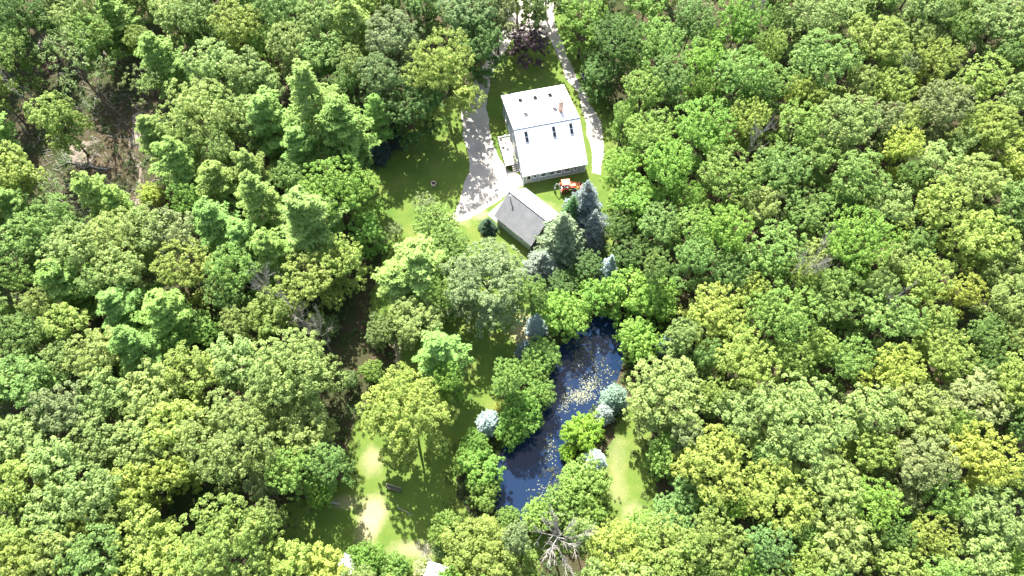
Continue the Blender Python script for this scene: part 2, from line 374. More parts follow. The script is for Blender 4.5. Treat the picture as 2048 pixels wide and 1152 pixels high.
def leaf_mesh(name, c, n, t, ln, wd, material):
    """one four-cornered leaf per row: centre, normal, direction, length, width"""
    n = unit(n); t = unit(t - n*np.sum(n*t, -1, keepdims=True)); b = np.cross(n, t)
    ln = np.broadcast_to(np.asarray(ln, float).reshape(-1, 1), (len(c), 1)); wd = np.broadcast_to(np.asarray(wd, float).reshape(-1, 1), (len(c), 1))
    v = np.empty((len(c), 4, 3)); v[:, 0] = c-t*ln*0.5; v[:, 1] = c+b*wd*0.5+t*ln*0.08; v[:, 2] = c+t*ln*0.5; v[:, 3] = c-b*wd*0.5+t*ln*0.08
    k = len(c); me = bpy.data.meshes.new(name)
    me.vertices.add(4*k); me.vertices.foreach_set('co', v.astype(np.float32).ravel())
    me.loops.add(4*k); me.loops.foreach_set('vertex_index', np.arange(4*k, dtype=np.int32))
    me.polygons.add(k); me.polygons.foreach_set('loop_start', np.arange(0, 4*k, 4, dtype=np.int32))
    me.materials.append(material); me.update(calc_edges=True); me.validate(); return me

def trunk_mesh(name, H, r0, top, limbs, r, material=None):
    """tapered, slightly bent trunk with limbs running into the crown"""
    m = MB(); bx, by = r.normal(0, 0.25, 2)
    axis = lambda z: np.array([bx*(z/H)**2*1.5, by*(z/H)**2*1.5, z])
    zs = np.linspace(0, top, 7); m.tube([axis(z) for z in zs], [r0*(1.25 if i == 0 else 1)*(1-0.75*z/top*0.9) for i, z in enumerate(zs)], 7)
    for (e, zf) in limbs:
        a = axis(zf); e = np.array(e); mid = (a+e)/2+np.array([0, 0, -0.06*np.linalg.norm(e-a)])
        rr = r0*0.42; m.tube([a, mid, e], [rr, rr*0.6, rr*0.2], 5, False)
    me = bpy.data.meshes.new(name); me.from_pydata(m.v, [], m.f); me.materials.append(material or BARK)
    me.polygons.foreach_set('use_smooth', [True]*len(me.polygons)); return me

def clumps(r, c, n, k, rad, up, stretch, leaf, wid, jit=0.58):
    """k leaves around each clump centre c with outward direction n"""
    m = len(c); c = np.repeat(c, k, 0); n = np.repeat(n, k, 0)
    ax = unit(n+up*UP)
    d = unit(r.normal(size=(m*k, 3))); dn = np.sum(d*ax, -1, keepdims=True)
    d = np.where(dn < -0.25, d-2*dn*ax, d); dn = np.sum(d*ax, -1, keepdims=True)
    q = r.uniform(0.0, 1.0, (m*k, 1))**0.4*np.repeat(np.asarray(rad).reshape(-1, 1)*np.ones((m, 1)), k, 0)
    pos = c+d*q+ax*dn*q*(stretch-1)
    nor = unit(0.8*d+0.9*UP+0.4*ax+r.normal(0, jit, (m*k, 3)))
    tan = d+r.normal(0, 0.6, (m*k, 3))
    s = r.uniform(0.75, 1.25, m*k)
    return pos, nor, tan, leaf*s, wid*s

def crown_round(name, seed, R, z0, z1, lobes=12, lobe_r=(0.34, 0.5), spacing=0.8, k=24, rad=0.5, up=0.7, stretch=1.0, leaf=0.33, wid=0.2, inner=0.3, flat=0.8, gap=0.0, squash=0.55):
    """lobed broadleaf crown: leaf clumps over the surface of overlapping lobes, some inside"""
    r = np.random.default_rng(seed); zc = z0+(z1-z0)*0.42; hh = z1-zc
    L = []
    for i in range(lobes):
        u = (i+0.5)/lobes; a = i*2.399963+r.uniform(-0.35, 0.35); rr = R*0.66*math.sqrt(u)*r.uniform(0.85, 1.12)
        lr = R*r.uniform(*lobe_r); z = zc+(hh-lr*flat)*math.sqrt(max(0, 1-(rr/R)**2))*r.uniform(0.72, 1.0)-(1-flat)*0
        L.append((rr*math.cos(a), rr*math.sin(a), z, lr))
    for i in range(max(4, lobes//2)):        # skirt of lower lobes
        a = i*2*math.pi/max(4, lobes//2)+r.uniform(-0.3, 0.3); lr = R*r.uniform(*lobe_r)*0.85; rr = R-lr*1.02
        L.append((rr*math.cos(a), rr*math.sin(a), zc-(zc-z0)*r.uniform(0.15, 0.7), lr))
    L = np.array(L); C, Nn = [], []
    for i, (x, y, z, lr) in enumerate(L):
        cnt = int(2.6*math.pi*lr*lr/(spacing**2)*1.3); d = unit(r.normal(size=(cnt, 3))); d = d[d[:, 2] > -0.45]
        p = np.array([x, y, z])+d*np.array([1, 1, flat])*lr*r.uniform(0.86, 1.06, (len(d), 1)); keep = np.ones(len(p), bool)
        for j, (x2, y2, z2, l2) in enumerate(L):
            if j != i:
                e = (p-np.array([x2, y2, z2]))/np.array([1, 1, flat]); keep &= np.linalg.norm(e, axis=1) > l2*0.86
        if gap: keep &= r.uniform(size=len(p)) > gap
        C.append(p[keep]); Nn.append(d[keep])
    C = np.concatenate(C); Nn = np.concatenate(Nn)
    # thin out clumps that sit on top of one another
    order = r.permutation(len(C)); kept = []; cell = {}
    for i in order:
        q = tuple((C[i]//(spacing)).astype(int)); ok = True
        for dx in (-1, 0, 1):
            for dy in (-1, 0, 1):
                for dz in (-1, 0, 1):
                    for j in cell.get((q[0]+dx, q[1]+dy, q[2]+dz), ()):
                        if np.sum((C[i]-C[j])**2) < (spacing*squash)**2: ok = False
        if ok: kept.append(i); cell.setdefault(q, []).append(i)
    C = C[kept]; Nn = Nn[kept]
    ni = int(len(C)*inner); ii = r.integers(0, len(C), ni); ctr = np.array([0, 0, zc-0.15*(z1-z0)])
    C2 = ctr+(C[ii]-ctr)*r.uniform(0.6, 0.86, (ni, 1))
    A = clumps(r, C, Nn, k, rad*r.uniform(0.5, 1.35, len(C)), up, stretch, leaf, wid)
    B = clumps(r, C2, Nn[ii], max(8, k//3), rad*1.5, up, 1.0, leaf*1.9, wid*2.0)
    pos, nor, tan, l, w = [np.concatenate([a, b]) for a, b in zip(A, B)]
    return leaf_mesh(name, pos, nor, tan, l, w, LEAF), [tuple(q[:3]) for q in L]

def broad_tree(kind, seed, R, H, z0, **kw):
    r = np.random.default_rng(seed+500); cm, L = crown_round('crown', seed, R, z0, H, **kw)
    limbs = [((x*0.9, y*0.9, z), min(z*0.55, H*0.5)) for x, y, z in L[:9]]
    return {'R': R, 'H': H, 'parts': [('trunk', trunk_mesh('trunk', H, 0.032*R+0.09, H*0.62, limbs, r)), ('crown', cm)]}

def pine(seed, R=4.2, H=19.0, z0=4.0, step=1.15):
    """white pine: tiers of long uneven branches, each carrying flat plumes of needles"""
    r = np.random.default_rng(seed); P, Nn, Tn, Ln = [], [], [], []; limbs = []
    z = z0; lean = r.uniform(0, 6.28)
    while z < H-0.2:
        t = (z-z0)/(H-z0); prof = R*min(1.0, 0.7+0.9*t)*(1-t**1.5)**0.75+0.35
        nb = r.integers(4, 7); a0 = r.uniform(0, 6.28)
        for b in range(nb):
            a = a0+b*6.283/nb+r.normal(0, 0.3); L = max(0.6, prof*r.uniform(0.45, 1.15)*(1+0.15*math.cos(a-lean))); el = 0.05+0.8*t*t+r.normal(0, 0.10)
            dr = np.array([math.cos(a)*math.cos(el), math.sin(a)*math.cos(el), math.sin(el)]); side = np.array([-math.sin(a), math.cos(a), 0])
            s0 = np.array([0, 0, z+r.uniform(-0.4, 0.4)])
            if L > 1.6: limbs.append((s0+dr*L*0.85, s0[2]))
            s = min(0.35*L, 0.8)
            while s <= L+0.05:
                f = s/L; wdt = L*0.30*(1.1-f)+0.15
                for q in ((-0.5, 0.5) if f > 0.85 else (-1, -0.4, 0.4, 1)):
                    c = s0+dr*s+side*q*wdt*r.uniform(0.75, 1.15)+np.array([0, 0, 0.12*f*f*L+r.normal(0, 0.05)])
                    ax = unit(dr+side*q*0.9+np.array([0, 0, 0.25])); n = 13
                    d = unit(r.normal(0, 0.75, size=(n, 3))+ax*1.1+UP*0.25); ln = r.uniform(0.36, 0.55, n)
                    P.append(c+d*ln[:, None]*0.45); Tn.append(d); Nn.append(unit(r.normal(0, 0.35, size=(n, 3))+UP+0.3*ax)); Ln.append(ln)
                s += 0.40
        z += step*r.uniform(0.75, 1.2)*(1-0.45*t)
    P = np.concatenate(P); me = leaf_mesh('crown', P, np.concatenate(Nn), np.concatenate(Tn), np.concatenate(Ln), 0.13, NEEDLE)
    return {'R': R, 'H': H, 'parts': [('trunk', trunk_mesh('trunk', H, 0.26, H*0.97, [(tuple(e), zz) for e, zz in limbs[:26]], r)), ('crown', me)]}

def spruce(seed, R=2.6, H=10.0, rnd_top=0.0):
    """dense conifer: drooping tiers of branches of uneven length with side twigs"""
    r = np.random.default_rng(seed); P, Nn, Tn, Ln = [], [], [], []; z = 0.35
    while z < H-0.12:
        t = z/H; rad = R*((1-t)**0.85 if not rnd_top else (1-t**2.2)**0.6*(0.75+0.25*min(1, t*4)))*r.uniform(0.82, 1.1)+0.08
        nb = max(4, int(6.283*rad/0.62)); a0 = r.uniform(0, 6.28)
        for b in range(nb):
            a = a0+b*6.283/nb+r.normal(0, 0.16); L = rad*r.uniform(0.6, 1.18); el = -0.2+0.8*t+r.normal(0, 0.1)
            dr = np.array([math.cos(a)*math.cos(el), math.sin(a)*math.cos(el), math.sin(el)]); side = np.array([-math.sin(a), math.cos(a), 0])
            s = np.arange(L*0.3, L+0.05, 0.16)
            if not len(s): s = np.array([L])
            for q in (-1.6, -0.8, 0, 0.8, 1.6):
                wdt = (L-s)*0.24+0.05; n = len(s)
                c = np.array([0, 0, z])+dr*s[:, None]+side*(q*wdt)[:, None]+UP*(0.10*(s/L)**2*L*0.5)[:, None]+r.normal(0, 0.04, (n, 3))
                P.append(c); Tn.append(np.repeat((dr+side*q*0.5+UP*0.25)[None], n, 0)+r.normal(0, 0.22, (n, 3)))
                Nn.append(unit(UP*0.75+dr*0.3+r.normal(0, 0.4, (n, 3)))); Ln.append(r.uniform(0.22, 0.38, n))
        z += (0.34 if not rnd_top else 0.24)*r.uniform(0.8, 1.2)
    P = np.concatenate(P); Ln = np.concatenate(Ln); me = leaf_mesh('crown', P, np.concatenate(Nn), np.concatenate(Tn), Ln, Ln*0.42, NEEDLE)
    return {'R': R, 'H': H, 'parts': [('trunk', trunk_mesh('trunk', H, 0.02*H, H*0.95, [], r)), ('crown', me)]}

def dead(seed, R=4.0, H=10.0, spread=1.0, n0=9):
    """bare tree: trunk and each main branch with its twigs"""
    r = np.random.default_rng(seed); parts = []
    tr = MB(); bend = r.normal(0, 0.3, 2); ax = lambda z: np.array([bend[0]*(z/H)**2, bend[1]*(z/H)**2, z])
    zs = np.linspace(0, H*0.78, 6); tr.tube([ax(z) for z in zs], [0.17*(1-0.7*z/H) for z in zs], 7)
    me = bpy.data.meshes.new('trunk'); me.from_pydata(tr.v, [], tr.f); me.materials.append(DEADW); parts.append(('trunk', me))
    def grow(m, p, d, L, rad, lev):
        pts = [p]; q = p.copy(); dd = d.copy()
        for i in range(4):
            dd = unit(dd+r.normal(0, 0.11, 3)+np.array([0, 0, 0.09])); q = q+dd*L/4; pts.append(q.copy())
        m.tube(pts, [rad*(1-0.2*i) for i in range(5)], 4 if lev else 5, False)
        if lev < 2:
            for i in range(9 if lev == 0 else 5):
                f = r.integers(1, 5); nd = unit(dd+r.normal(0, 0.42, 3)); grow(m, pts[f], nd, L*r.uniform(0.35, 0.6), rad*0.6, lev+1)
    for i in range(n0):
        z = H*r.uniform(0.35, 0.78); a = i*2.4+r.normal(0, 0.3); el = r.uniform(0.15, 0.9)
        m = MB(); grow(m, ax(z), np.array([math.cos(a)*math.cos(el)*spread, math.sin(a)*math.cos(el)*spread, math.sin(el)]), R*r.uniform(0.6, 1.0), 0.085, 0)
        me = bpy.data.meshes.new('branch'); me.from_pydata(m.v, [], m.f); me.materials.append(DEADW); parts.append(('branch', me))
    return {'R': R, 'H': H, 'parts': parts}

PROTO = {
 'O': [broad_tree('O', 100+i, 5.0, 16.5, 4.2, lobes=[11, 13, 12, 14][i], lobe_r=(0.26, 0.5), spacing=[0.82, 0.86, 0.8, 0.84][i], k=54, rad=0.50, leaf=0.25, wid=0.18, inner=1.35, squash=0.92, gap=0.06) for i in range(4)],
 'Os': [broad_tree('O', 120+i, 3.4, 14.0, 4.2, lobes=[8, 9, 10][i], lobe_r=(0.32, 0.54), spacing=0.8, k=54, rad=0.48, leaf=0.25, wid=0.18, inner=1.35, squash=0.92, gap=0.06) for i in range(3)],
 'Ol': [broad_tree('O', 140+i, 7.8, 18.0, 4.0, lobes=[20, 23, 18][i], lobe_r=(0.19, 0.36), spacing=[0.86, 0.9, 0.84][i], k=50, rad=0.52, leaf=0.26, wid=0.19, inner=1.35, squash=0.92, gap=0.06) for i in range(3)],
 'M': [broad_tree('M', 200+i, 4.6, 16.0, 2.4, lobes=[14, 16, 13, 15, 14][i], lobe_r=(0.22, 0.42), spacing=0.72, k=40, rad=0.37, up=1.2, stretch=[1.6, 2.1, 1.4, 1.9, 1.6][i], leaf=0.23, wid=0.155, inner=1.35, squash=0.9, gap=0.05) for i in range(5)],
 'Ml': [broad_tree('M', 220+i, 6.6, 17.0, 2.4, lobes=[22, 25][i], lobe_r=(0.18, 0.34), spacing=0.76, k=40, rad=0.39, up=1.2, stretch=[1.8, 2.2][i], leaf=0.24, wid=0.16, inner=1.35, squash=0.9, gap=0.05) for i in range(2)],
 'Z': [broad_tree('Z', 240+i, 4.6, 16.0, 6.0, lobes=[10, 12][i], lobe_r=(0.24, 0.36), spacing=0.75, k=26, rad=0.42, up=0.8, stretch=1.2, leaf=0.23, wid=0.15, inner=0.1, gap=0.4, squash=0.9) for i in range(2)],
 'P': [pine(300+i, R=4.0, H=[16, 17, 15.5, 16.5][i]) for i in range(4)],
 'S': [spruce(400), spruce(401), spruce(402, 2.4, 5.0, 1.0), spruce(403, 2.4, 5.0, 1.0)],
 'B': [broad_tree('B', 500+i, 3.3, 6.0, 0.6, lobes=[10, 12, 9, 11][i], lobe_r=(0.32, 0.46), spacing=0.6, k=36, rad=0.34, up=0.9, stretch=[1.3, 1.6, 1.2, 1.4][i], leaf=0.21, wid=0.145, inner=1.35, squash=0.9) for i in range(4)],
 'Q': [broad_tree('Q', 600+i, 2.0, 3.4, 0.3, lobes=9, spacing=0.5, k=18, rad=0.3, leaf=0.2, wid=0.11, up=1.0, stretch=1.4, gap=0.15, squash=0.9) for i in range(2)],
 'D': [dead(700), dead(701, 3.5, 11, 0.8, 8), dead(702, 4.0, 9, 1.1, 10)],
}
TINT = {'pale': (0.190, 0.255, 0.075), 'std': (0.135, 0.215, 0.055), 'yel': (0.205, 0.270, 0.060), 'yellow': (0.27, 0.325, 0.065), 'bright': (0.150, 0.262, 0.048),
 'light': (0.155, 0.245, 0.055), 'deep': (0.080, 0.145, 0.036), 'dull': (0.13, 0.185, 0.06), 'grey': (0.170, 0.215, 0.085), 'greyq': (0.165, 0.210, 0.085), 'dark': (0.12, 0.175, 0.06),
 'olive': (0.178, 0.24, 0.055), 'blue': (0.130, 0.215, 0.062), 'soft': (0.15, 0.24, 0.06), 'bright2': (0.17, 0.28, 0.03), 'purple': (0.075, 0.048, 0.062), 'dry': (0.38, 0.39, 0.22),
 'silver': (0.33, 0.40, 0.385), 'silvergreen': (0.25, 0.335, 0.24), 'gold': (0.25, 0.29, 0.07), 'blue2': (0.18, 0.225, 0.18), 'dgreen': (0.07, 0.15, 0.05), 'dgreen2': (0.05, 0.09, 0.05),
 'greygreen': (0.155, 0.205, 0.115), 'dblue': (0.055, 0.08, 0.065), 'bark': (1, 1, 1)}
PTINT = {'std': (0.175, 0.290, 0.068), 'soft': (0.20, 0.295, 0.075)}
STINT = {'blue': (0.165, 0.21, 0.20)}
NAME = {'O': 'oak_tree', 'M': 'maple_tree', 'P': 'pine_tree', 'S': 'spruce_tree', 'B': 'bush', 'Q': 'shrub', 'D': 'dead_tree'}
GROUP = {'O': 'oaks of the woodland', 'M': 'maples of the woodland', 'P': 'pines among the broadleaf trees', 'S': 'spruces around the house and pond', 'B': 'leafy trees and bushes around the clearings', 'Q': 'small shrubs at the lawn edges', 'D': 'bare dead trees'}
TREES = [
 ('M', -89.7, 101.78, 17.4, 5.68, 'deep', 'large blue-green maple filling the upper left corner'),
 ('M', -90.42, 92.76, 15.1, 4.3, 'light', 'light green maple one percent across and ten percent down the photo'),
 ('O', -77.89, 99.92, 17.1, 4.53, 'pale', 'pale oak eight percent across and three percent down the photo'),
 ('P', -73.01, 101.71, 15.2, 4.66, 'std', 'feathery pine among oaks near the upper left corner'),
 ('M', -75.51, 95.16, 16.0, 4.14, 'light', 'light green maple nine percent across and seven percent down the photo'),
 ('P', -61.7, 90.71, 16.3, 4.88, 'std', 'bright pine beside the pale sandy patch in the upper left woods'),
 ('M', -74.78, 87.16, 19.0, 5.34, 'dull', 'wispy slanting maple above the bundle of bare trunks, upper left'),
 ('M', -63.44, 85.38, 14.0, 3.86, 'dull', 'wispy small maple just east of the pale sandy patch'),
 ('O', -77.35, 78.17, 14.5, 4.23, 'yel', 'yellow-green oak five percent across and twenty percent down the photo'),
 ('P', -60.33, 75.05, 13.8, 3.84, 'soft', 'soft green pine fifteen percent across and twenty-four percent down the photo'),
 ('O', -57.44, 100.22, 15.9, 5.02, 'std', 'mid-green oak nineteen percent across and three percent down the photo'),
 ('O', -50.03, 97.9, 16.4, 4.97, 'olive', 'olive oak twenty-three percent across and five percent down the photo'),
 ('O', -62.05, 100.28, 15.8, 3.66, 'pale', 'pale oak seventeen percent across and three percent down the photo'),
 ('O', -52.33, 89.61, 15.2, 4.84, 'pale', 'pale oak twenty-one percent across and eleven percent down the photo'),
 ('O', -46.02, 86.46, 16.4, 3.98, 'pale', 'pale oak twenty-four percent across and thirteen percent down the photo'),
 ('O', -51.48, 76.94, 18.3, 7.01, 'pale', 'broad pale oak left of the tallest group of pines'),
 ('O', -44.89, 77.27, 15.1, 4.2, 'pale', 'pale oak twenty-four percent across and twenty-one percent down the photo'),
 ('O', -80.53, 66.23, 15.5, 4.01, 'yel', 'yellow-green oak one percent across and thirty percent down the photo'),
 ('M', -76.93, 65.77, 9.0, 3.5, 'dull', 'dull green maple five percent across and thirty-three percent down the photo'),
 ('P', -66.27, 62.07, 15.0, 4.0, 'soft', 'bright bushy pine below the bleached fallen branches'),
 ('P', -62.54, 61.24, 13.6, 3.06, 'std', 'mid-green pine twelve percent across and thirty-six percent down the photo'),
 ('B', -61.87, 67.45, 5.0, 2.24, 'yellow', 'small yellow-green shrub beside the bare sandy track'),
 ('P', -53.18, 67.71, 16.4, 5.04, 'std', 'broad mid-green pine eighteen percent across and twenty-nine percent down the photo'),
 ('P', -47.17, 65.26, 14.3, 4.46, 'soft', 'soft green pine twenty-one percent across and thirty-two percent down the photo'),
 ('P', -42.31, 67.31, 14.2, 4.11, 'soft', 'soft green pine twenty-five percent across and thirty percent down the photo'),
 ('P', -45.8, 56.45, 16.1, 4.63, 'std', 'mid-green pine twenty-one percent across and thirty-nine percent down the photo'),
 ('M', -70.35, 57.32, 15.1, 3.74, 'std', 'mid-green maple six percent across and thirty-nine percent down the photo'),
 ('O', -60.61, 54.18, 15.2, 4.43, 'pale', 'pale oak eleven percent across and forty-one percent down the photo'),
 ('O', -65.37, 51.09, 16.3, 3.89, 'pale', 'pale oak seven percent across and forty-four percent down the photo'),
 ('O', -54.92, 54.52, 16.5, 3.79, 'pale', 'pale oak fifteen percent across and forty percent down the photo'),
 ('O', -51.07, 54.29, 16.0, 3.34, 'grey', 'grey-green oak seventeen percent across and forty-one percent down the photo'),
 ('O', -73.14, 53.18, 15.5, 3.49, 'std', 'mid-green oak three percent across and forty-two percent down the photo'),
 ('M', -47.9, 48.49, 16.3, 4.91, 'yel', 'broad yellow-green maple nineteen percent across and forty-seven percent down the photo'),
 ('O', -56.85, 48.19, 16.1, 3.55, 'pale', 'pale oak twelve percent across and forty-seven percent down the photo'),
 ('P', -66.49, 46.5, 14.7, 5.0, 'std', 'broad mid-green pine six percent across and forty-nine percent down the photo'),
 ('M', -73.27, 47.46, 14.4, 2.99, 'light', 'light green maple two percent across and forty-nine percent down the photo'),
 ('P', -41.19, 54.4, 14.4, 4.26, 'std', 'mid-green pine twenty-four percent across and forty-two percent down the photo'),
 ('P', -49.46, 41.67, 15.8, 5.03, 'std', 'tall pine with layered branches in the left woods'),
 ('M', -69.59, 37.35, 14.5, 4.0, 'std', 'mid-green maple two percent across and fifty-nine percent down the photo'),
 ('P', -52.3, 36.12, 16.2, 4.22, 'std', 'mid-green pine fourteen percent across and sixty percent down the photo'),
 ('M', -45.12, 40.05, 9.0, 2.39, 'bright', 'small bright green maple twenty-one percent across and fifty-eight percent down the photo'),
 ('O', -56.92, 34.47, 15.8, 3.89, 'pale', 'pale oak ten percent across and sixty-two percent down the photo'),
 ('O', -65.71, 30.47, 15.8, 4.09, 'std', 'mid-green oak three percent across and sixty-seven percent down the photo'),
 ('O', -43.79, 32.16, 16.2, 3.84, 'olive', 'olive oak nineteen percent across and sixty-five percent down the photo'),
 ('O', -37.97, 33.69, 16.0, 3.8, 'pale', 'pale oak twenty-three percent across and sixty-three percent down the photo'),
 ('O', -49.59, 29.4, 14.3, 3.97, 'pale', 'pale oak fifteen percent across and sixty-nine percent down the photo'),
 ('O', -55.17, 29.27, 14.9, 3.27, 'pale', 'pale oak ten percent across and sixty-nine percent down the photo'),
 ('O', -60.01, 27.01, 15.6, 3.49, 'grey', 'grey-green oak six percent across and seventy-one percent down the photo'),
 ('M', -42.32, 45.17, 13.7, 3.42, 'std', 'mid-green maple twenty-two percent across and fifty-one percent down the photo'),
 ('O', -65.06, 23.19, 14.3, 3.72, 'pale', 'pale oak two percent across and seventy-six percent down the photo'),
 ('O', -58.72, 20.06, 15.3, 3.51, 'pale', 'pale oak six percent across and eighty percent down the photo'),
 ('O', -63.23, 17.18, 15.4, 3.58, 'yel', 'yellow-green oak two percent across and eighty-four percent down the photo'),
 ('O', -54.61, 22.83, 14.4, 3.71, 'pale', 'pale oak ten percent across and seventy-seven percent down the photo'),
 ('O', -48.75, 22.88, 14.1, 3.72, 'pale', 'pale oak fourteen percent across and seventy-seven percent down the photo'),
 ('O', -52.14, 16.16, 16.1, 3.42, 'pale', 'pale oak ten percent across and eighty-six percent down the photo'),
 ('O', -56.77, 14.16, 14.9, 3.41, 'pale', 'pale oak six percent across and eighty-nine percent down the photo'),
 ('O', -60.93, 11.86, 13.8, 3.52, 'olive', 'olive oak three percent across and ninety-two percent down the photo'),
 ('O', -60.46, 7.64, 15.9, 3.39, 'olive', 'olive oak one percent across and ninety-eight percent down the photo'),
 ('O', -55.32, 9.09, 15.5, 3.06, 'pale', 'pale oak six percent across and ninety-six percent down the photo'),
 ('O', -47.8, 16.98, 14.6, 2.96, 'yel', 'yellow-green oak fourteen percent across and eighty-five percent down the photo'),
 ('O', -50.14, 8.49, 15.8, 3.77, 'std', 'mid-green oak ten percent across and ninety-seven percent down the photo'),
 ('O', -44.97, 10.88, 14.8, 3.6, 'yel', 'yellow-green oak fifteen percent across and ninety-three percent down the photo'),
 ('O', -34.57, 9.4, 19.0, 6.45, 'yel', 'huge pale yellow-green oak dome at the bottom edge, lower left'),
 ('O', -42.38, 7.16, 14.4, 3.66, 'yel', 'yellow-green oak sixteen percent across and ninety-nine percent down the photo'),
 ('O', -36.37, 22.51, 18.1, 6.97, 'pale', 'very broad pale oak west of the shaded lower clearing'),
 ('O', -30.53, 31.91, 17.2, 6.53, 'pale', 'large round oak below the bare dead branches'),
 ('O', -28.53, 24.97, 12.0, 4.08, 'pale', 'pale oak thirty percent across and seventy-five percent down the photo'),
 ('O', -44.29, 25.06, 15.1, 4.0, 'yel', 'yellow-green oak eighteen percent across and seventy-four percent down the photo'),
 ('P', -40.37, 76.31, 16.8, 6.01, 'std', 'tall pine left of the tallest pine, above the spiky maple'),
 ('P', -32.54, 77.51, 22.0, 5.68, 'soft', 'tallest pine with long layered plumes west of the shaded lawn'),
 ('P', -27.07, 73.43, 20.0, 5.64, 'std', 'dark pine at the west edge of the shaded lawn'),
 ('P', -35.01, 71.49, 15.0, 4.76, 'std', 'mid-green pine twenty-nine percent across and twenty-six percent down the photo'),
 ('M', -27.98, 72.53, 13.0, 4.02, 'deep', 'dark green maple thirty-four percent across and twenty-six percent down the photo'),
 ('P', -28.91, 98.23, 17.0, 4.78, 'soft', 'lone bluish pine standing out among oaks, upper middle'),
 ('O', -20.74, 94.51, 17.6, 5.32, 'grey', 'pale grey-green oak beside the yellow-green maple'),
 ('M', -15.13, 83.43, 14.0, 4.0, 'deep', 'dark lower crown between the yellow-green maple and the shaded lawn'),
 ('M', -11.83, 85.58, 20.0, 6.98, 'yel', 'big yellow-green maple leaning over the gravel drive'),
 ('M', -17.59, 81.18, 14.0, 4.83, 'deep', 'dark maple behind the shaded lawn'),
 ('O', -39.26, 93.77, 15.3, 4.65, 'pale', 'pale oak twenty-nine percent across and eight percent down the photo'),
 ('O', -42.46, 101.65, 16.5, 4.58, 'std', 'mid-green oak twenty-seven percent across and two percent down the photo'),
 ('O', -34.8, 99.86, 17.2, 4.35, 'pale', 'pale oak thirty-one percent across and three percent down the photo'),
 ('O', -16.04, 103.21, 16.2, 4.79, 'std', 'mid-green oak forty-two percent across and one percent down the photo'),
 ('O', -8.07, 100.31, 17.4, 5.44, 'dark', 'dark oak forty-six percent across and three percent down the photo'),
 ('M', -5.8, 95.51, 15.0, 4.71, 'deep', 'dark broadleaf tree beside the upper bend of the drive'),
 ('O', 4.43, 104.52, 17.0, 3.32, 'pale', 'pale oak overhanging the top of the drive'),
 ('O', 1.04, 111.35, 16.9, 4.54, 'yel', 'left unseen yellow-green oak beyond the top edge, added to shade the drive'),  # out of view, added to throw shade on the top of the drive
 ('O', 6.83, 113.63, 15.1, 4.42, 'yel', 'right unseen yellow-green oak beyond the top edge, added to shade the drive'),  # second unseen oak added for its shade on the drive
 ('O', -2.68, 103.38, 16.0, 3.69, 'grey', 'grey-green oak forty-nine percent across and one percent down the photo'),
 ('O', -22.59, 84.36, 17.0, 4.28, 'dark', 'dark oak thirty-seven percent across and fourteen percent down the photo'),
 ('O', -34.34, 92.56, 14.5, 3.93, 'std', 'mid-green oak thirty-one percent across and ten percent down the photo'),
 ('O', -44.08, 85.84, 13.9, 3.67, 'pale', 'pale oak twenty-five percent across and fifteen percent down the photo'),
 ('M', -27.42, 62.08, 17.0, 6.6, 'bright', 'spiky-topped yellow-green maple at the west end of the shaded lawn'),
 ('P', -31.59, 56.55, 18.0, 6.59, 'soft', 'broad pine in front of the spiky yellow-green maple'),
 ('P', -39.56, 61.3, 16.6, 4.52, 'soft', 'soft green pine twenty-five percent across and thirty-four percent down the photo'),
 ('M', -23.15, 57.57, 10.0, 2.88, 'bright', 'small bright green maple thirty-six percent across and forty percent down the photo'),
 ('M', -30.64, 47.17, 14.0, 4.94, 'yel', 'yellow-green maple overhanging the dark glade'),
 ('M', -25.64, 51.4, 13.0, 3.53, 'yel', 'yellow-green maple thirty-four percent across and forty-five percent down the photo'),
 ('P', -36.43, 51.61, 14.8, 4.2, 'std', 'mid-green pine twenty-seven percent across and forty-four percent down the photo'),
 ('M', -41.2, 48.15, 16.0, 3.87, 'light', 'light green maple twenty-three percent across and forty-seven percent down the photo'),
 ('Q', -21.89, 58.94, 4.0, 1.84, 'grey', 'small grey-leaved shrub beside the spiky maple'),
 ('Q', -19.74, 60.85, 3.5, 1.52, 'grey', 'small grey-green shrub thirty-nine percent across and forty percent down the photo'),
 ('Q', -14.98, 66.1, 3.5, 2.24, 'grey', 'round grey-green shrub at the lower edge of the shaded lawn'),
 ('M', -12.49, 59.4, 9.0, 4.22, 'light', 'light green round tree beside the gravel turning area'),
 ('P', -14.27, 50.23, 15.0, 5.98, 'soft', 'large soft pine west of the great ash tree'),
 ('P', -17.44, 48.28, 12.0, 4.2, 'soft', 'soft green pine thirty-nine percent across and forty-nine percent down the photo'),
 ('O', -3.63, 46.93, 15.0, 7.11, 'greyq', 'great round grey-green tree below the garage'),
 ('M', -9.8, 54.33, 10.0, 3.79, 'light', 'light green maple forty-four percent across and forty-three percent down the photo'),
 ('O', -14.01, 41.71, 11.0, 4.15, 'pale', 'pale oak on the west side of the mown strip'),
 ('B', -19.99, 41.72, 6.0, 2.62, 'dull', 'small dull green leafy bush thirty-seven percent across and fifty-eight percent down the photo'),
 ('P', -10.61, 35.94, 14.0, 4.44, 'std', 'bright pine behind the largest oak of the lower clearing'),
 ('O', -14.17, 26.79, 16.0, 6.82, 'yel', 'largest oak, casting its shadow over the lower clearing'),
 ('B', -21.09, 35.47, 4.5, 1.81, 'light', 'small leafy sapling left of the largest oak'),
 ('B', -28.87, 43.0, 4.0, 1.88, 'dull', 'small dull green leafy bush thirty-two percent across and fifty-seven percent down the photo'),
 ('B', -26.7, 17.76, 5.0, 2.09, 'bright', 'small bright green leafy bush thirty-one percent across and eighty-six percent down the photo'),
 ('B', -24.42, 34.37, 4.0, 1.51, 'dull', 'small dull green leafy bush thirty-four percent across and sixty-six percent down the photo'),
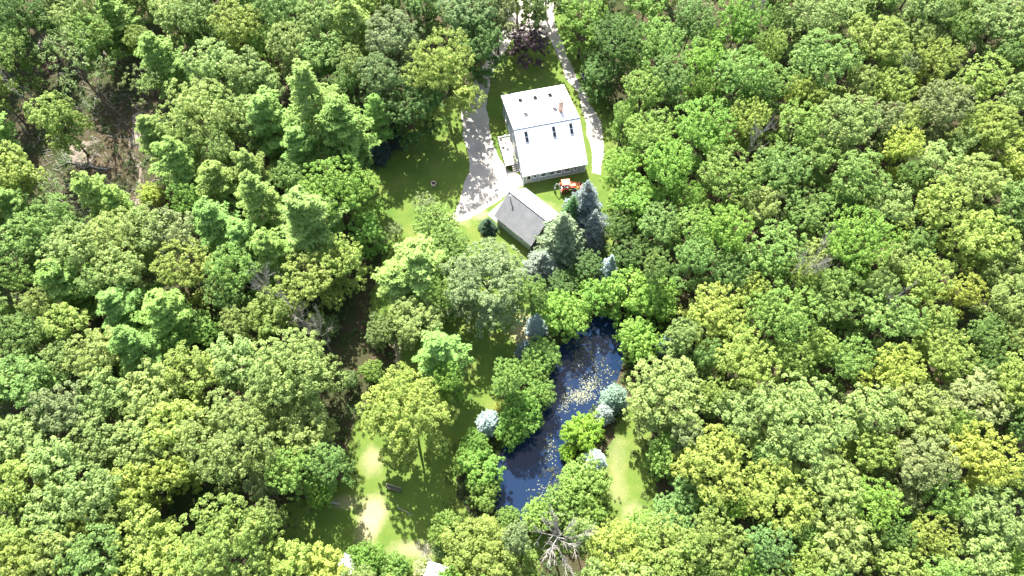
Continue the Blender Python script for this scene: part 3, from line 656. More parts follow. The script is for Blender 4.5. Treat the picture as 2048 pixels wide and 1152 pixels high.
 ('B', 7.83, 44.17, 7.5, 3.87, 'bright', 'bright leafy tree on the north-west bank of the pond'),
 ('B', 13.47, 47.49, 7.0, 3.31, 'bright', 'bright green leafy bush fifty-eight percent across and fifty-two percent down the photo'),
 ('B', 18.07, 47.38, 8.5, 4.54, 'bright', 'widest bright green tree north of the pond'),
 ('B', 22.48, 46.37, 8.0, 3.59, 'bright', 'bright green leafy bush sixty-four percent across and fifty-three percent down the photo'),
 ('B', 19.13, 39.84, 7.0, 3.51, 'bright', 'leafy tree on the north-east corner of the pond'),
 ('S', 3.83, 43.62, 6.0, 1.87, 'silver', 'pale silver-blue spruce north-west of the pond'),
 ('S', 2.16, 39.59, 5.0, 1.7, 'blue', 'small dark blue spruce beside the mown strip'),
 ('B', 4.62, 37.6, 6.0, 2.88, 'light', 'light green leafy bush fifty-three percent across and sixty-two percent down the photo'),
 ('B', 3.46, 35.29, 5.5, 2.41, 'light', 'small light green leafy bush fifty-two percent across and sixty-five percent down the photo'),
 ('S', 15.72, 53.18, 7.0, 1.94, 'silver', 'silver-blue spruce peeking over the trees north of the pond'),
 ('S', 23.41, 40.25, 6.0, 1.39, 'silver', 'tiny silver spruce behind the north-east pond tree'),
 ('B', 4.15, 31.77, 5.5, 2.22, 'light', 'small light green leafy bush fifty-three percent across and sixty-nine percent down the photo'),
 ('B', 1.16, 28.59, 6.5, 3.2, 'bright', 'tall leafy clump on the west bank at the pond narrows'),
 ('B', -0.29, 25.85, 5.0, 2.17, 'bright', 'small bright green leafy bush fifty percent across and seventy-six percent down the photo'),
 ('S', -3.37, 27.86, 4.5, 1.83, 'silver', 'rounded silvery spruce on the west bank'),
 ('S', -1.56, 30.18, 3.5, 1.12, 'gold', 'small yellowish cone-shaped conifer beside the silvery spruce'),
 ('B', -5.3, 24.18, 5.0, 2.29, 'bright', 'small bright green leafy bush forty-six percent across and seventy-eight percent down the photo'),
 ('B', -4.35, 20.75, 6.0, 3.23, 'bright', 'leafy tree on the west bank near the south basin'),
 ('B', -3.89, 17.42, 5.0, 2.36, 'light', 'small light green leafy bush forty-seven percent across and eighty-six percent down the photo'),
 ('B', -6.68, 21.96, 4.5, 1.85, 'light', 'small light green leafy bush forty-five percent across and eighty percent down the photo'),
 ('S', 15.18, 31.6, 5.0, 2.08, 'silvergreen', 'pale green rounded spruce on the east bank'),
 ('S', 13.77, 29.34, 3.5, 1.41, 'silver', 'small silver-blue spruce beside the pale green one'),
 ('B', 10.27, 26.21, 5.0, 3.18, 'bright2', 'dense bright dome-shaped bush on the east bank'),
 ('S', 11.86, 22.25, 4.5, 1.71, 'silver', 'silver-blue spruce between the two big east bank bushes'),
 ('B', 9.82, 19.03, 6.0, 3.48, 'light', 'largest round bush on the east bank'),
 ('B', 6.94, 15.71, 5.5, 3.02, 'light', 'bush at the south end of the pond'),
 ('B', 3.49, 14.43, 5.0, 2.46, 'light', 'small light green leafy bush fifty-two percent across and ninety percent down the photo'),
 ('B', -0.48, 14.41, 3.5, 1.79, 'light', 'small round bush at the south-west tip of the pond'),
 ('B', 10.71, 15.09, 5.0, 2.06, 'light', 'small light green leafy bush fifty-eight percent across and eighty-nine percent down the photo'),
 ('B', 8.03, 23.62, 2.5, 1.3, 'bright2', 'small bright leafy bush fifty-five percent across and seventy-nine percent down the photo'),
 ('O', 21.35, 29.47, 14.0, 5.77, 'pale', 'big pale oak on the east side of the mown strip'),
 ('B', 21.44, 22.26, 8.0, 3.08, 'light', 'light green leafy bush sixty-five percent across and seventy-nine percent down the photo'),
 ('M', 24.05, 17.01, 10.0, 2.93, 'blue', 'bluish-green maple beside the eastern mown strip'),
 ('M', 21.22, 14.24, 9.0, 3.04, 'blue', 'bluish maple sixty-six percent across and eighty-nine percent down the photo'),
 ('O', 26.34, 19.46, 15.0, 5.06, 'yel', 'pale yellow oak south-east of the pond'),
 ('O', 37.61, 24.82, 18.0, 7.31, 'pale', 'largest pale oak of the eastern woods'),
 ('O', 33.76, 15.67, 15.1, 4.83, 'yel', 'broad yellow-green oak seventy-six percent across and eighty-six percent down the photo'),
 ('O', 39.81, 16.24, 15.5, 4.2, 'pale', 'broad pale oak eighty-one percent across and eighty-six percent down the photo'),
 ('M', 32.0, 33.81, 16.5, 4.58, 'yel', 'broad yellow-green maple seventy-three percent across and sixty-three percent down the photo'),
 ('M', 29.14, 41.54, 14.9, 4.8, 'yel', 'yellow-green maple east of the pond trees'),
 ('M', 37.95, 39.85, 17.9, 5.52, 'light', 'fine-leaved green maple with an upswept crown, eastern woods'),
 ('B', -8.71, 12.74, 6.0, 2.57, 'light', 'light green leafy bush forty-four percent across and ninety-two percent down the photo'),
 ('O', -4.34, 9.34, 12.0, 5.03, 'olive', 'olive oak at the bottom edge below the pond'),
 ('M', 1.36, 7.9, 7.0, 2.59, 'light', 'light green maple fifty-one percent across and ninety-nine percent down the photo'),
 ('M', 12.88, 9.56, 13.8, 4.0, 'yel', 'broad yellow-green maple sixty percent across and ninety-five percent down the photo'),
 ('M', 18.95, 9.2, 14.8, 4.46, 'yel', 'broad yellow-green maple sixty-five percent across and ninety-six percent down the photo'),
 ('M', 24.92, 10.34, 15.2, 4.35, 'olive', 'broad olive maple seventy percent across and ninety-four percent down the photo'),
 ('M', 17.24, 12.75, 8.0, 2.64, 'light', 'light green maple sixty-three percent across and ninety-two percent down the photo'),
 ('B', -19.27, 9.13, 5.0, 2.4, 'bright', 'bright green bush beside the grey shed roof at the bottom edge'),
 ('B', -15.6, 8.12, 4.0, 2.0, 'light', 'small light green leafy bush thirty-nine percent across and ninety-nine percent down the photo'),
 ('O', -24.21, 7.12, 10.0, 3.28, 'yel', 'yellow-green oak thirty-one percent across and ninety-nine percent down the photo'),
 ('Q', -11.97, 7.85, 3.0, 1.47, 'dry', 'pale wispy shrub beside the white shed roof'),
 ('O', -27.8, 7.82, 13.0, 2.97, 'yel', 'yellow-green oak twenty-eight percent across and ninety-eight percent down the photo'),
 ('B', -9.41, 10.36, 3.0, 1.35, 'dull', 'small dull green leafy bush forty-three percent across and ninety-five percent down the photo'),
 ('M', 2.93, 100.09, 9.0, 4.26, 'purple', 'purple-leaved maple in the lawn loop above the house'),
 ('M', 13.15, 102.35, 14.0, 4.66, 'bright', 'bright maple at the top of the drive, right side'),
 ('M', 18.68, 95.88, 15.0, 5.8, 'deep', 'dark spreading maple above the shaded lane'),
 ('M', 16.07, 91.24, 10.0, 3.47, 'deep', 'dark green maple fifty-nine percent across and thirteen percent down the photo'),
 ('M', 26.28, 93.7, 16.4, 4.47, 'light', 'light green maple sixty-four percent across and eight percent down the photo'),
 ('M', 27.02, 85.66, 15.9, 4.52, 'std', 'mid-green maple sixty-five percent across and fourteen percent down the photo'),
 ('M', 22.46, 82.94, 15.7, 4.13, 'light', 'green maple above the yellow maple east of the house'),
 ('M', 31.31, 74.92, 16.0, 6.0, 'bright', 'brightest yellow-green maple east of the house'),
 ('M', 23.2, 74.64, 14.0, 4.54, 'light', 'light green maple sixty-three percent across and twenty-four percent down the photo'),
 ('M', 18.51, 69.91, 11.0, 3.69, 'bright', 'bright green maple sixty-one percent across and twenty-nine percent down the photo'),
 ('M', 24.56, 66.63, 16.6, 4.17, 'bright', 'bright green maple sixty-five percent across and thirty percent down the photo'),
 ('M', 19.66, 63.37, 11.0, 3.92, 'bright', 'bright green maple sixty-two percent across and thirty-five percent down the photo'),
 ('M', 23.07, 57.68, 12.0, 3.65, 'blue', 'bluish maple sixty-four percent across and thirty-nine percent down the photo'),
 ('M', 17.09, 58.92, 9.0, 2.92, 'deep', 'small dark green maple sixty percent across and thirty-nine percent down the photo'),
 ('M', 27.88, 56.64, 13.4, 3.6, 'light', 'light green maple sixty-seven percent across and forty percent down the photo'),
 ('M', 18.44, 54.18, 8.0, 3.19, 'deep', 'dark green maple sixty-one percent across and forty-four percent down the photo'),
 ('M', 34.06, 64.95, 16.0, 5.12, 'light', 'broad light green maple seventy-one percent across and thirty-one percent down the photo'),
 ('M', 43.24, 66.61, 15.6, 4.84, 'std', 'mid-green maple seventy-six percent across and thirty percent down the photo'),
 ('M', 32.56, 54.6, 16.2, 3.97, 'bright', 'bright green maple seventy-one percent across and forty-one percent down the photo'),
 ('M', 27.18, 50.09, 15.4, 3.31, 'std', 'mid-green maple sixty-eight percent across and forty-six percent down the photo'),
 ('M', 51.24, 51.69, 18.0, 5.98, 'bright', 'bright maple with upright shoots above the fallen grey trunk'),
 ('M', 63.58, 71.39, 15.2, 3.46, 'yellow', 'bright yellow maple high in the eastern woods'),
 ('M', 66.75, 45.25, 13.5, 2.98, 'yellow', 'yellow-topped maple toward the eastern edge'),
 ('M', 52.92, 32.64, 15.2, 3.62, 'yellow', 'yellow maple above the largest eastern oak'),
 ('M', 60.19, 20.26, 17.1, 4.78, 'yellow', 'large yellow maple low on the eastern edge'),
 ('M', 66.02, 84.56, 14.0, 4.02, 'yel', 'yellow-green maple eighty-seven percent across and sixteen percent down the photo'),
 ('M', 75.29, 90.53, 14.8, 4.09, 'yel', 'yellow-green maple ninety-one percent across and eleven percent down the photo'),
 ('O', 52.31, 19.51, 16.7, 4.23, 'grey', 'broad grey-green oak ninety percent across and eighty-one percent down the photo'),
 ('O', 62.94, 28.72, 14.2, 3.83, 'grey', 'grey-green oak ninety-five percent across and sixty-nine percent down the photo'),
 ('M', 39.23, 85.21, 17.6, 4.99, 'light', 'light green maple seventy-two percent across and fourteen percent down the photo'),
 ('M', 44.03, 84.64, 14.8, 4.35, 'light', 'light green maple seventy-five percent across and sixteen percent down the photo'),
 ('O', 53.04, 87.59, 18.1, 6.03, 'std', 'broad mid-green oak eighty percent across and eleven percent down the photo'),
 ('O', 64.04, 92.88, 17.4, 5.82, 'yel', 'broad yellow-green oak eighty-five percent across and eight percent down the photo'),
 ('O', 54.46, 74.43, 18.0, 5.4, 'pale', 'broad pale oak eighty-three percent across and twenty-two percent down the photo'),
 ('M', 47.0, 74.86, 16.5, 4.65, 'light', 'light green maple seventy-eight percent across and twenty-three percent down the photo'),
 ('O', 54.27, 99.93, 16.3, 5.28, 'pale', 'pale oak seventy-nine percent across and three percent down the photo'),
 ('M', 45.71, 14.88, 14.8, 3.7, 'bright', 'bright green maple eighty-five percent across and eighty-eight percent down the photo'),
 ('M', 54.97, 15.54, 14.4, 3.21, 'light', 'light green maple ninety-two percent across and eighty-seven percent down the photo'),
 ('S', 11.97, 63.0, 13.0, 4.23, 'blue', 'tall blue spruce beside the tractor'),
 ('S', 9.85, 62.26, 10.0, 2.88, 'dgreen', 'narrow dark green spruce left of the tall blue one'),
 ('S', 7.97, 57.83, 12.0, 4.81, 'greygreen', 'broad grey-green spruce east of the garage'),
 ('S', 5.08, 54.22, 6.0, 3.46, 'blue2', 'small blue spruce at the south corner of the garage'),
 ('S', -4.1, 62.22, 3.5, 1.71, 'dgreen2', 'small dark spruce at the west corner of the garage'),
 ('S', 13.2, 59.61, 10.0, 3.02, 'blue', 'small bluish spruce fifty-eight percent across and thirty-six percent down the photo'),
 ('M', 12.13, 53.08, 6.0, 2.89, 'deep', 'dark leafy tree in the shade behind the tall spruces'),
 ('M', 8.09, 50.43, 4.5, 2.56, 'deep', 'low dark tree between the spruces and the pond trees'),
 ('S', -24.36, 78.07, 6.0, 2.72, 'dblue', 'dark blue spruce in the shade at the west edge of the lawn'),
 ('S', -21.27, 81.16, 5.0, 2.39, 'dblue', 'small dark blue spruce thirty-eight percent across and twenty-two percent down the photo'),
 ('D', 5.47, 10.73, 17.0, 3.73, 'bark', 'large bare dead tree at the bottom edge below the pond'),
 ('D', 43.17, 98.89, 19.0, 3.08, 'bark', 'bare grey dead crown near the top edge, upper right'),
 ('D', 39.81, 72.31, 18.0, 2.14, 'bark', 'grey dead crown east of the brightest maple'),
 ('D', 43.31, 47.93, 17.0, 2.53, 'bark', 'bare grey dead tree leaning in the eastern woods'),
 ('D', -35.64, 45.2, 15.0, 2.23, 'bark', 'bare dead crown topmost of three in the left woods'),
 ('D', -31.43, 41.76, 15.0, 2.49, 'bark', 'bare dead crown in the middle of three in the left woods'),
 ('D', -27.95, 39.16, 14.0, 1.89, 'bark', 'bare dead crown lowest of three in the left woods'),
 ('D', 54.42, 42.85, 18.0, 1.59, 'bark', 'pale dead snag in a gap of the eastern woods'),
 ('D', -11.73, 10.01, 3.0, 1.62, 'bark', 'dry bare thicket beside the white shed roof'),
 ('M', 45.8, 6.17, 16.2, 3.84, 'yel', 'broad yellow-green maple eighty-seven percent across and hundred percent down the photo'),
 ('O', 70.39, 15.77, 14.3, 3.88, 'std', 'mid-green oak hundred percent across and eighty-six percent down the photo'),
 ('M', 36.1, 113.61, 17.0, 5.46, 'std', 'mid-green maple sixty-eight percent across and zero percent down the photo'),
 ('O', 76.27, 102.86, 16.4, 5.23, 'pale', 'pale oak ninety percent across and one percent down the photo'),
 ('M', 51.63, 5.23, 15.8, 3.53, 'light', 'light green maple ninety-two percent across and hundred percent down the photo'),
 ('O', 81.31, 49.14, 16.9, 4.71, 'grey', 'broad grey-green oak hundred percent across and forty-six percent down the photo'),
 ('O', 72.19, 42.45, 16.8, 4.2, 'pale', 'pale oak ninety-nine percent across and fifty-three percent down the photo'),
 ('O', 54.54, 26.52, 15.0, 4.06, 'pale', 'pale oak ninety percent across and seventy-two percent down the photo'),
 ('O', -98.7, 111.02, 17.8, 5.13, 'pale', 'pale oak at the left edge and zero percent down the photo'),
 ('M', 57.86, 3.04, 16.1, 4.21, 'std', 'broad mid-green maple ninety-eight percent across and hundred percent down the photo'),
 ('P', -78.28, 113.96, 18.4, 7.33, 'std', 'broad mid-green pine ten percent across and zero percent down the photo'),
 ('O', 87.99, 80.52, 16.9, 5.38, 'pale', 'broad pale oak hundred percent across and seventeen percent down the photo'),
 ('O', 47.4, 113.66, 16.6, 5.57, 'olive', 'olive oak seventy-four percent across and zero percent down the photo'),
 ('M', 39.01, 4.27, 14.2, 3.51, 'std', 'mid-green maple eighty-one percent across and hundred percent down the photo'),
 ('O', 78.79, 74.3, 15.9, 4.82, 'olive', 'olive oak ninety-seven percent across and twenty-three percent down the photo'),
 ('P', -90.06, 77.07, 16.2, 5.12, 'std', 'mid-green pine at the left edge and twenty-one percent down the photo'),
 ('O', 88.09, 98.8, 16.0, 5.63, 'pale', 'broad pale oak ninety-seven percent across and four percent down the photo'),
 ('O', 83.54, 68.25, 16.6, 4.97, 'yel', 'yellow-green oak hundred percent across and twenty-eight percent down the photo'),
 ('M', 65.48, 58.42, 17.0, 4.74, 'yel', 'yellow-green maple ninety-one percent across and thirty-seven percent down the photo'),
 ('M', 54.01, 40.07, 15.2, 4.75, 'std', 'broad mid-green maple eighty-seven percent across and fifty-six percent down the photo'),
 ('M', 32.41, 3.97, 14.1, 3.87, 'std', 'broad mid-green maple seventy-six percent across and hundred percent down the photo'),
 ('M', 65.4, 6.87, 14.5, 3.47, 'light', 'light green maple hundred percent across and ninety-nine percent down the photo'),
 ('M', 73.56, 117.28, 17.2, 5.91, 'light', 'light green maple eighty-seven percent across and zero percent down the photo'),
 ('O', -14.14, 2.29, 14.3, 3.89, 'olive', 'broad olive oak thirty-eight percent across and hundred percent down the photo'),
 ('M', 39.37, 51.8, 15.4, 5.15, 'light', 'broad light green maple seventy-five percent across and forty-four percent down the photo'),
 ('O', 69.86, 31.04, 16.2, 4.77, 'olive', 'broad olive oak hundred percent across and sixty-six percent down the photo'),
 ('O', 93.4, 92.34, 16.9, 4.54, 'olive', 'olive oak hundred percent across and eight percent down the photo'),
 ('M', 81.63, 85.96, 15.5, 4.86, 'yel', 'yellow-green maple ninety-six percent across and fourteen percent down the photo'),
 ('M', -48.42, 117.23, 16.9, 5.93, 'light', 'light green maple twenty-six percent across and zero percent down the photo'),
 ('O', 78.0, 58.41, 16.8, 4.63, 'std', 'mid-green oak ninety-nine percent across and thirty-six percent down the photo'),
 ('M', 20.53, 2.86, 14.7, 3.47, 'light', 'light green maple sixty-seven percent across and hundred percent down the photo'),
 ('O', -67.37, 9.35, 15.7, 3.84, 'pale', 'broad pale oak at the left edge and ninety-five percent down the photo'),
 ('O', -86.57, 62.16, 17.1, 4.53, 'pale', 'pale oak at the left edge and thirty-three percent down the photo'),
 ('M', 47.53, 44.11, 14.3, 4.46, 'std', 'mid-green maple eighty-one percent across and fifty-two percent down the photo'),
 ('O', 103.08, 116.75, 16.3, 5.55, 'pale', 'pale oak hundred percent across and zero percent down the photo'),
 ('O', 71.39, 78.15, 17.5, 4.75, 'grey', 'grey-green oak ninety-two percent across and nineteen percent down the photo'),
 ('O', -21.28, 114.42, 17.0, 5.4, 'std', 'mid-green oak thirty-nine percent across and zero percent down the photo'),
 ('O', 59.66, 12.99, 15.8, 3.57, 'pale', 'pale oak ninety-seven percent across and ninety percent down the photo'),
 ('O', -11.28, 114.01, 17.3, 5.34, 'pale', 'pale oak forty-four percent across and zero percent down the photo'),
 ('M', -75.47, 27.98, 14.3, 3.98, 'std', 'mid-green maple at the left edge and seventy-one percent down the photo'),
 ('O', 73.69, 64.25, 15.0, 4.6, 'pale', 'pale oak ninety-five percent across and thirty-two percent down the photo'),
 ('M', 86.56, 60.33, 17.0, 4.52, 'bright', 'bright green maple hundred percent across and thirty-five percent down the photo'),
 ('O', 53.97, 63.94, 17.1, 4.6, 'std', 'mid-green oak eighty-three percent across and thirty-one percent down the photo'),
 ('M', 41.0, 98.88, 17.7, 5.68, 'bright', 'broad bright green maple seventy-two percent across and four percent down the photo'),
 ('M', 18.65, 116.48, 15.9, 5.4, 'yel', 'yellow-green maple fifty-nine percent across and zero percent down the photo'),
 ('M', -28.49, 3.08, 15.8, 3.62, 'light', 'light green maple twenty-seven percent across and hundred percent down the photo'),
 ('O', 5.09, 2.29, 16.2, 3.77, 'std', 'broad mid-green oak fifty-four percent across and hundred percent down the photo'),
 ('O', -70.42, 19.9, 15.4, 3.97, 'std', 'mid-green oak at the left edge and eighty percent down the photo'),
 ('O', -64.46, 2.74, 15.4, 4.01, 'pale', 'broad pale oak at the left edge and hundred percent down the photo'),
 ('O', -50.82, 2.85, 15.3, 3.99, 'pale', 'broad pale oak eight percent across and hundred percent down the photo'),
 ('O', -31.23, 115.81, 17.0, 5.64, 'pale', 'pale oak thirty-four percent across and zero percent down the photo'),
 ('O', -79.03, 49.78, 17.2, 5.29, 'grey', 'broad grey-green oak at the left edge and forty-five percent down the photo'),
 ('M', 89.63, 111.12, 17.8, 5.58, 'yel', 'yellow-green maple ninety-six percent across and zero percent down the photo'),
 ('P', -62.93, 115.02, 17.4, 7.22, 'soft', 'broad soft green pine eighteen percent across and zero percent down the photo'),
 ('O', 63.66, 110.03, 16.8, 4.84, 'pale', 'pale oak eighty-three percent across and zero percent down the photo'),
 ('O', 14.16, 3.7, 15.5, 4.05, 'pale', 'broad pale oak sixty-two percent across and hundred percent down the photo'),
 ('O', -76.88, 34.43, 16.8, 4.16, 'pale', 'pale oak at the left edge and sixty-two percent down the photo'),
 ('M', -4.06, 2.9, 14.2, 3.52, 'bright', 'bright green maple forty-seven percent across and hundred percent down the photo'),
 ('M', 25.26, 106.25, 16.4, 5.44, 'light', 'light green maple sixty-three percent across and zero percent down the photo'),
 ('M', 61.16, 35.37, 13.9, 4.11, 'yel', 'yellow-green maple ninety-two percent across and sixty-two percent down the photo'),
 ('O', 71.9, 24.71, 15.5, 4.21, 'pale', 'broad pale oak hundred percent across and seventy-four percent down the photo'),
 ('O', 40.67, 10.02, 14.7, 3.98, 'pale', 'broad pale oak eighty-two percent across and ninety-five percent down the photo'),
 ('O', 70.27, 53.0, 16.5, 4.76, 'yel', 'broad yellow-green oak ninety-six percent across and forty-two percent down the photo'),
 ('O', -100.03, 98.75, 15.6, 4.79, 'pale', 'pale oak at the left edge and five percent down the photo'),
 ('M', 80.11, 40.81, 16.0, 4.18, 'light', 'light green maple hundred percent across and fifty-five percent down the photo'),
 ('O', 56.85, 115.75, 16.4, 5.56, 'pale', 'pale oak seventy-nine percent across and zero percent down the photo'),
 ('O', -36.46, 2.25, 15.1, 3.76, 'yel', 'broad yellow-green oak twenty percent across and hundred percent down the photo'),
 ('O', -46.57, 4.66, 13.9, 3.0, 'yel', 'yellow-green oak twelve percent across and hundred percent down the photo'),
 ('O', -90.56, 84.8, 14.8, 3.57, 'olive', 'olive oak at the left edge and fifteen percent down the photo'),
 ('M', 61.01, 47.19, 14.8, 4.09, 'yel', 'yellow-green maple ninety percent across and forty-nine percent down the photo'),
 ('M', 25.73, 2.71, 13.8, 2.93, 'yel', 'yellow-green maple seventy-one percent across and hundred percent down the photo'),
 ('O', 98.02, 104.5, 14.8, 4.02, 'pale', 'pale oak hundred percent across and one percent down the photo'),
 ('O', -34.92, 41.97, 13.9, 3.66, 'olive', 'olive oak twenty-seven percent across and fifty-four percent down the photo'),
 ('P', -56.8, 42.27, 14.8, 4.58, 'std', 'broad mid-green pine twelve percent across and fifty-four percent down the photo'),
 ('O', 30.16, 26.24, 14.7, 3.44, 'pale', 'pale oak seventy-two percent across and seventy-two percent down the photo'),
 ('M', 47.88, 21.68, 13.4, 3.41, 'yel', 'yellow-green maple eighty-five percent across and seventy-nine percent down the photo'),
 ('O', -88.95, 116.26, 15.0, 4.42, 'olive', 'olive oak five percent across and zero percent down the photo'),
 ('M', 33.55, 90.52, 14.9, 3.78, 'bright', 'bright green maple sixty-eight percent across and eleven percent down the photo'),
 ('M', 67.75, 38.06, 14.3, 3.43, 'std', 'mid-green maple ninety-six percent across and fifty-nine percent down the photo'),
 ('M', -39.38, 112.86, 14.9, 4.22, 'bright', 'bright green maple thirty percent across and zero percent down the photo'),
 ('O', -63.58, 39.75, 14.4, 3.31, 'yel', 'yellow-green oak seven percent across and fifty-seven percent down the photo'),
 ('O', -58.51, 2.67, 13.6, 3.19, 'pale', 'pale oak two percent across and hundred percent down the photo'),
 ('M', 51.46, 10.79, 14.9, 3.08, 'yel', 'yellow-green maple ninety percent across and ninety-four percent down the photo'),
 ('O', -76.67, 41.89, 14.7, 4.21, 'std', 'mid-green oak at the left edge and fifty-four percent down the photo'),
 ('M', 46.84, 34.6, 14.1, 3.4, 'light', 'light green maple eighty-two percent across and sixty-three percent down the photo'),
 ('O', 56.92, 8.3, 15.4, 3.0, 'pale', 'pale oak ninety-six percent across and ninety-seven percent down the photo'),
 ('M', 29.42, 120.03, 14.4, 4.1, 'bright', 'bright green maple sixty-five percent across and zero percent down the photo'),
 ('M', 33.22, 100.69, 15.8, 4.3, 'blue', 'bluish maple sixty-eight percent across and four percent down the photo'),
 ('O', -70.98, 109.0, 15.2, 4.17, 'pale', 'pale oak thirteen percent across and zero percent down the photo'),
 ('O', 68.5, 67.97, 14.4, 3.95, 'pale', 'pale oak ninety-one percent across and twenty-nine percent down the photo'),
 ('M', -21.65, 2.41, 13.7, 2.93, 'bright', 'bright green maple thirty-two percent across and hundred percent down the photo'),
 ('O', 47.81, 26.84, 15.6, 3.65, 'pale', 'pale oak eighty-five percent across and seventy-one percent down the photo'),
 ('P', -55.26, 113.12, 15.9, 4.84, 'soft', 'soft green pine twenty-two percent across and zero percent down the photo'),
 ('O', -97.15, 88.78, 16.1, 3.97, 'grey', 'grey-green oak at the left edge and eleven percent down the photo'),
 ('M', 46.41, 58.85, 13.9, 3.88, 'std', 'mid-green maple seventy-nine percent across and thirty-eight percent down the photo'),
 ('M', 31.34, 9.83, 15.4, 3.23, 'blue', 'bluish maple seventy-five percent across and ninety-five percent down the photo'),
 ('M', -28.86, 19.17, 14.5, 3.05, 'light', 'light green maple twenty-eight percent across and eighty-two percent down the photo'),
 ('O', 77.29, 33.9, 15.7, 3.53, 'std', 'mid-green oak hundred percent across and sixty-three percent down the photo'),
 ('M', 39.7, 77.48, 14.3, 3.53, 'yel', 'yellow-green maple seventy-three percent across and twenty-one percent down the photo'),
 ('O', 66.94, 3.26, 12.8, 2.27, 'pale', 'small pale oak hundred percent across and hundred percent down the photo'),
 ('O', -26.96, 105.69, 15.5, 3.48, 'olive', 'small olive oak thirty-six percent across and zero percent down the photo'),
 ('M', 45.81, 93.2, 15.0, 3.08, 'yel', 'small yellow-green maple seventy-five percent across and nine percent down the photo'),
 ('M', 102.58, 100.95, 14.3, 3.21, 'yel', 'small yellow-green maple hundred percent across and four percent down the photo'),
 ('O', 86.74, 118.26, 14.7, 3.45, 'yel', 'small yellow-green oak ninety-three percent across and zero percent down the photo'),
 ('M', 82.86, 99.17, 13.5, 3.36, 'std', 'small mid-green maple ninety-four percent across and six percent down the photo'),
 ('M', 67.23, 18.5, 12.5, 2.48, 'yel', 'small yellow-green maple hundred percent across and eighty-three percent down the photo'),
 ('M', 39.43, 34.21, 13.7, 2.9, 'yel', 'yellow-green maple seventy-seven percent across and sixty-three percent down the photo'),
 ('O', -66.7, 13.8, 15.6, 2.85, 'olive', 'olive oak at the left edge and eighty-nine percent down the photo'),
 ('O', 9.7, 5.52, 13.8, 2.63, 'pale', 'pale oak fifty-eight percent across and hundred percent down the photo'),
 ('M', 36.38, 7.78, 13.9, 2.49, 'yel', 'yellow-green maple seventy-nine percent across and ninety-eight percent down the photo'),
 ('O', 62.3, 76.6, 15.0, 2.89, 'grey', 'small grey-green oak eighty-six percent across and twenty-one percent down the photo'),
 ('O', 76.64, 51.01, 13.0, 2.84, 'pale', 'small pale oak ninety-nine percent across and forty-five percent down the photo'),
 ('O', 58.69, 59.78, 14.6, 3.63, 'pale', 'pale oak eighty-seven percent across and thirty-six percent down the photo'),
 ('O', -63.54, 34.88, 12.9, 2.63, 'pale', 'small pale oak six percent across and sixty-two percent down the photo'),
 ('O', 80.53, 115.93, 15.8, 3.24, 'yel', 'small yellow-green oak ninety-one percent across and zero percent down the photo'),
 ('M', 32.76, 48.61, 13.1, 3.4, 'std', 'mid-green maple seventy-one percent across and forty-eight percent down the photo'),
 ('O', -43.59, 19.13, 13.8, 2.44, 'yel', 'small yellow-green oak seventeen percent across and eighty-two percent down the photo'),
 ('O', 61.17, 100.82, 15.9, 3.22, 'pale', 'small pale oak eighty-three percent across and three percent down the photo'),
 ('M', -8.94, 2.35, 14.6, 2.5, 'light', 'light green maple forty-three percent across and hundred percent down the photo'),
 ('O', 59.88, 85.11, 15.2, 2.96, 'pale', 'small pale oak eighty-four percent across and fifteen percent down the photo'),
 ('M', 28.67, 6.24, 12.8, 2.3, 'bright', 'small bright green maple seventy-three percent across and hundred percent down the photo'),
 ('O', 70.26, 107.45, 14.2, 3.6, 'std', 'mid-green oak eighty-six percent across and zero percent down the photo'),
 ('M', -24.25, 20.22, 13.1, 2.68, 'std', 'mid-green maple thirty-two percent across and eighty-one percent down the photo'),
 ('O', 49.59, 68.67, 14.9, 3.37, 'std', 'mid-green oak eighty percent across and twenty-eight percent down the photo'),
 ('M', 63.58, 10.08, 13.0, 2.5, 'light', 'light green maple ninety-nine percent across and ninety-five percent down the photo'),
 ('O', -49.92, 107.01, 15.6, 3.14, 'std', 'small mid-green oak twenty-four percent across and zero percent down the photo'),
 ('M', 21.34, 49.03, 14.7, 2.89, 'std', 'mid-green maple sixty-four percent across and forty-seven percent down the photo'),
 ('P', -78.5, 60.39, 13.9, 4.09, 'std', 'mid-green pine two percent across and thirty-six percent down the photo'),
 ('M', 68.61, 25.66, 12.6, 2.74, 'std', 'mid-green maple ninety-nine percent across and seventy-four percent down the photo'),
 ('M', -5.33, 112.65, 14.7, 3.42, 'light', 'small light green maple forty-seven percent across and zero percent down the photo'),
 ('O', 39.38, 60.5, 13.3, 3.16, 'pale', 'pale oak seventy-four percent across and thirty-six percent down the photo'),
 ('O', -72.8, 31.76, 13.7, 3.0, 'pale', 'pale oak at the left edge and sixty-six percent down the photo'),
 ('M', -0.6, 32.19, 12.9, 2.82, 'light', 'light green maple fifty percent across and sixty-six percent down the photo'),
 ('O', -18.56, 5.27, 14.0, 2.25, 'pale', 'small pale oak thirty-five percent across and hundred percent down the photo'),
 ('O', 50.67, 15.52, 12.2, 1.9, 'grey', 'small grey-green oak eighty-eight percent across and eighty-seven percent down the photo'),
 ('O', 72.39, 48.66, 12.4, 2.23, 'pale', 'small pale oak ninety-seven percent across and forty-eight percent down the photo'),
 ('M', -29.4, 85.02, 13.8, 2.68, 'std', 'small mid-green maple thirty-four percent across and sixteen percent down the photo'),
 ('P', -73.08, 117.82, 15.1, 3.41, 'soft', 'small soft green pine fourteen percent across and zero percent down the photo'),
 ('M', 47.97, 2.48, 11.6, 1.77, 'yel', 'small yellow-green maple eighty-eight percent across and hundred percent down the photo'),
 ('M', -51.43, 61.25, 13.8, 2.83, 'bright', 'small bright green maple eighteen percent across and thirty-six percent down the photo'),
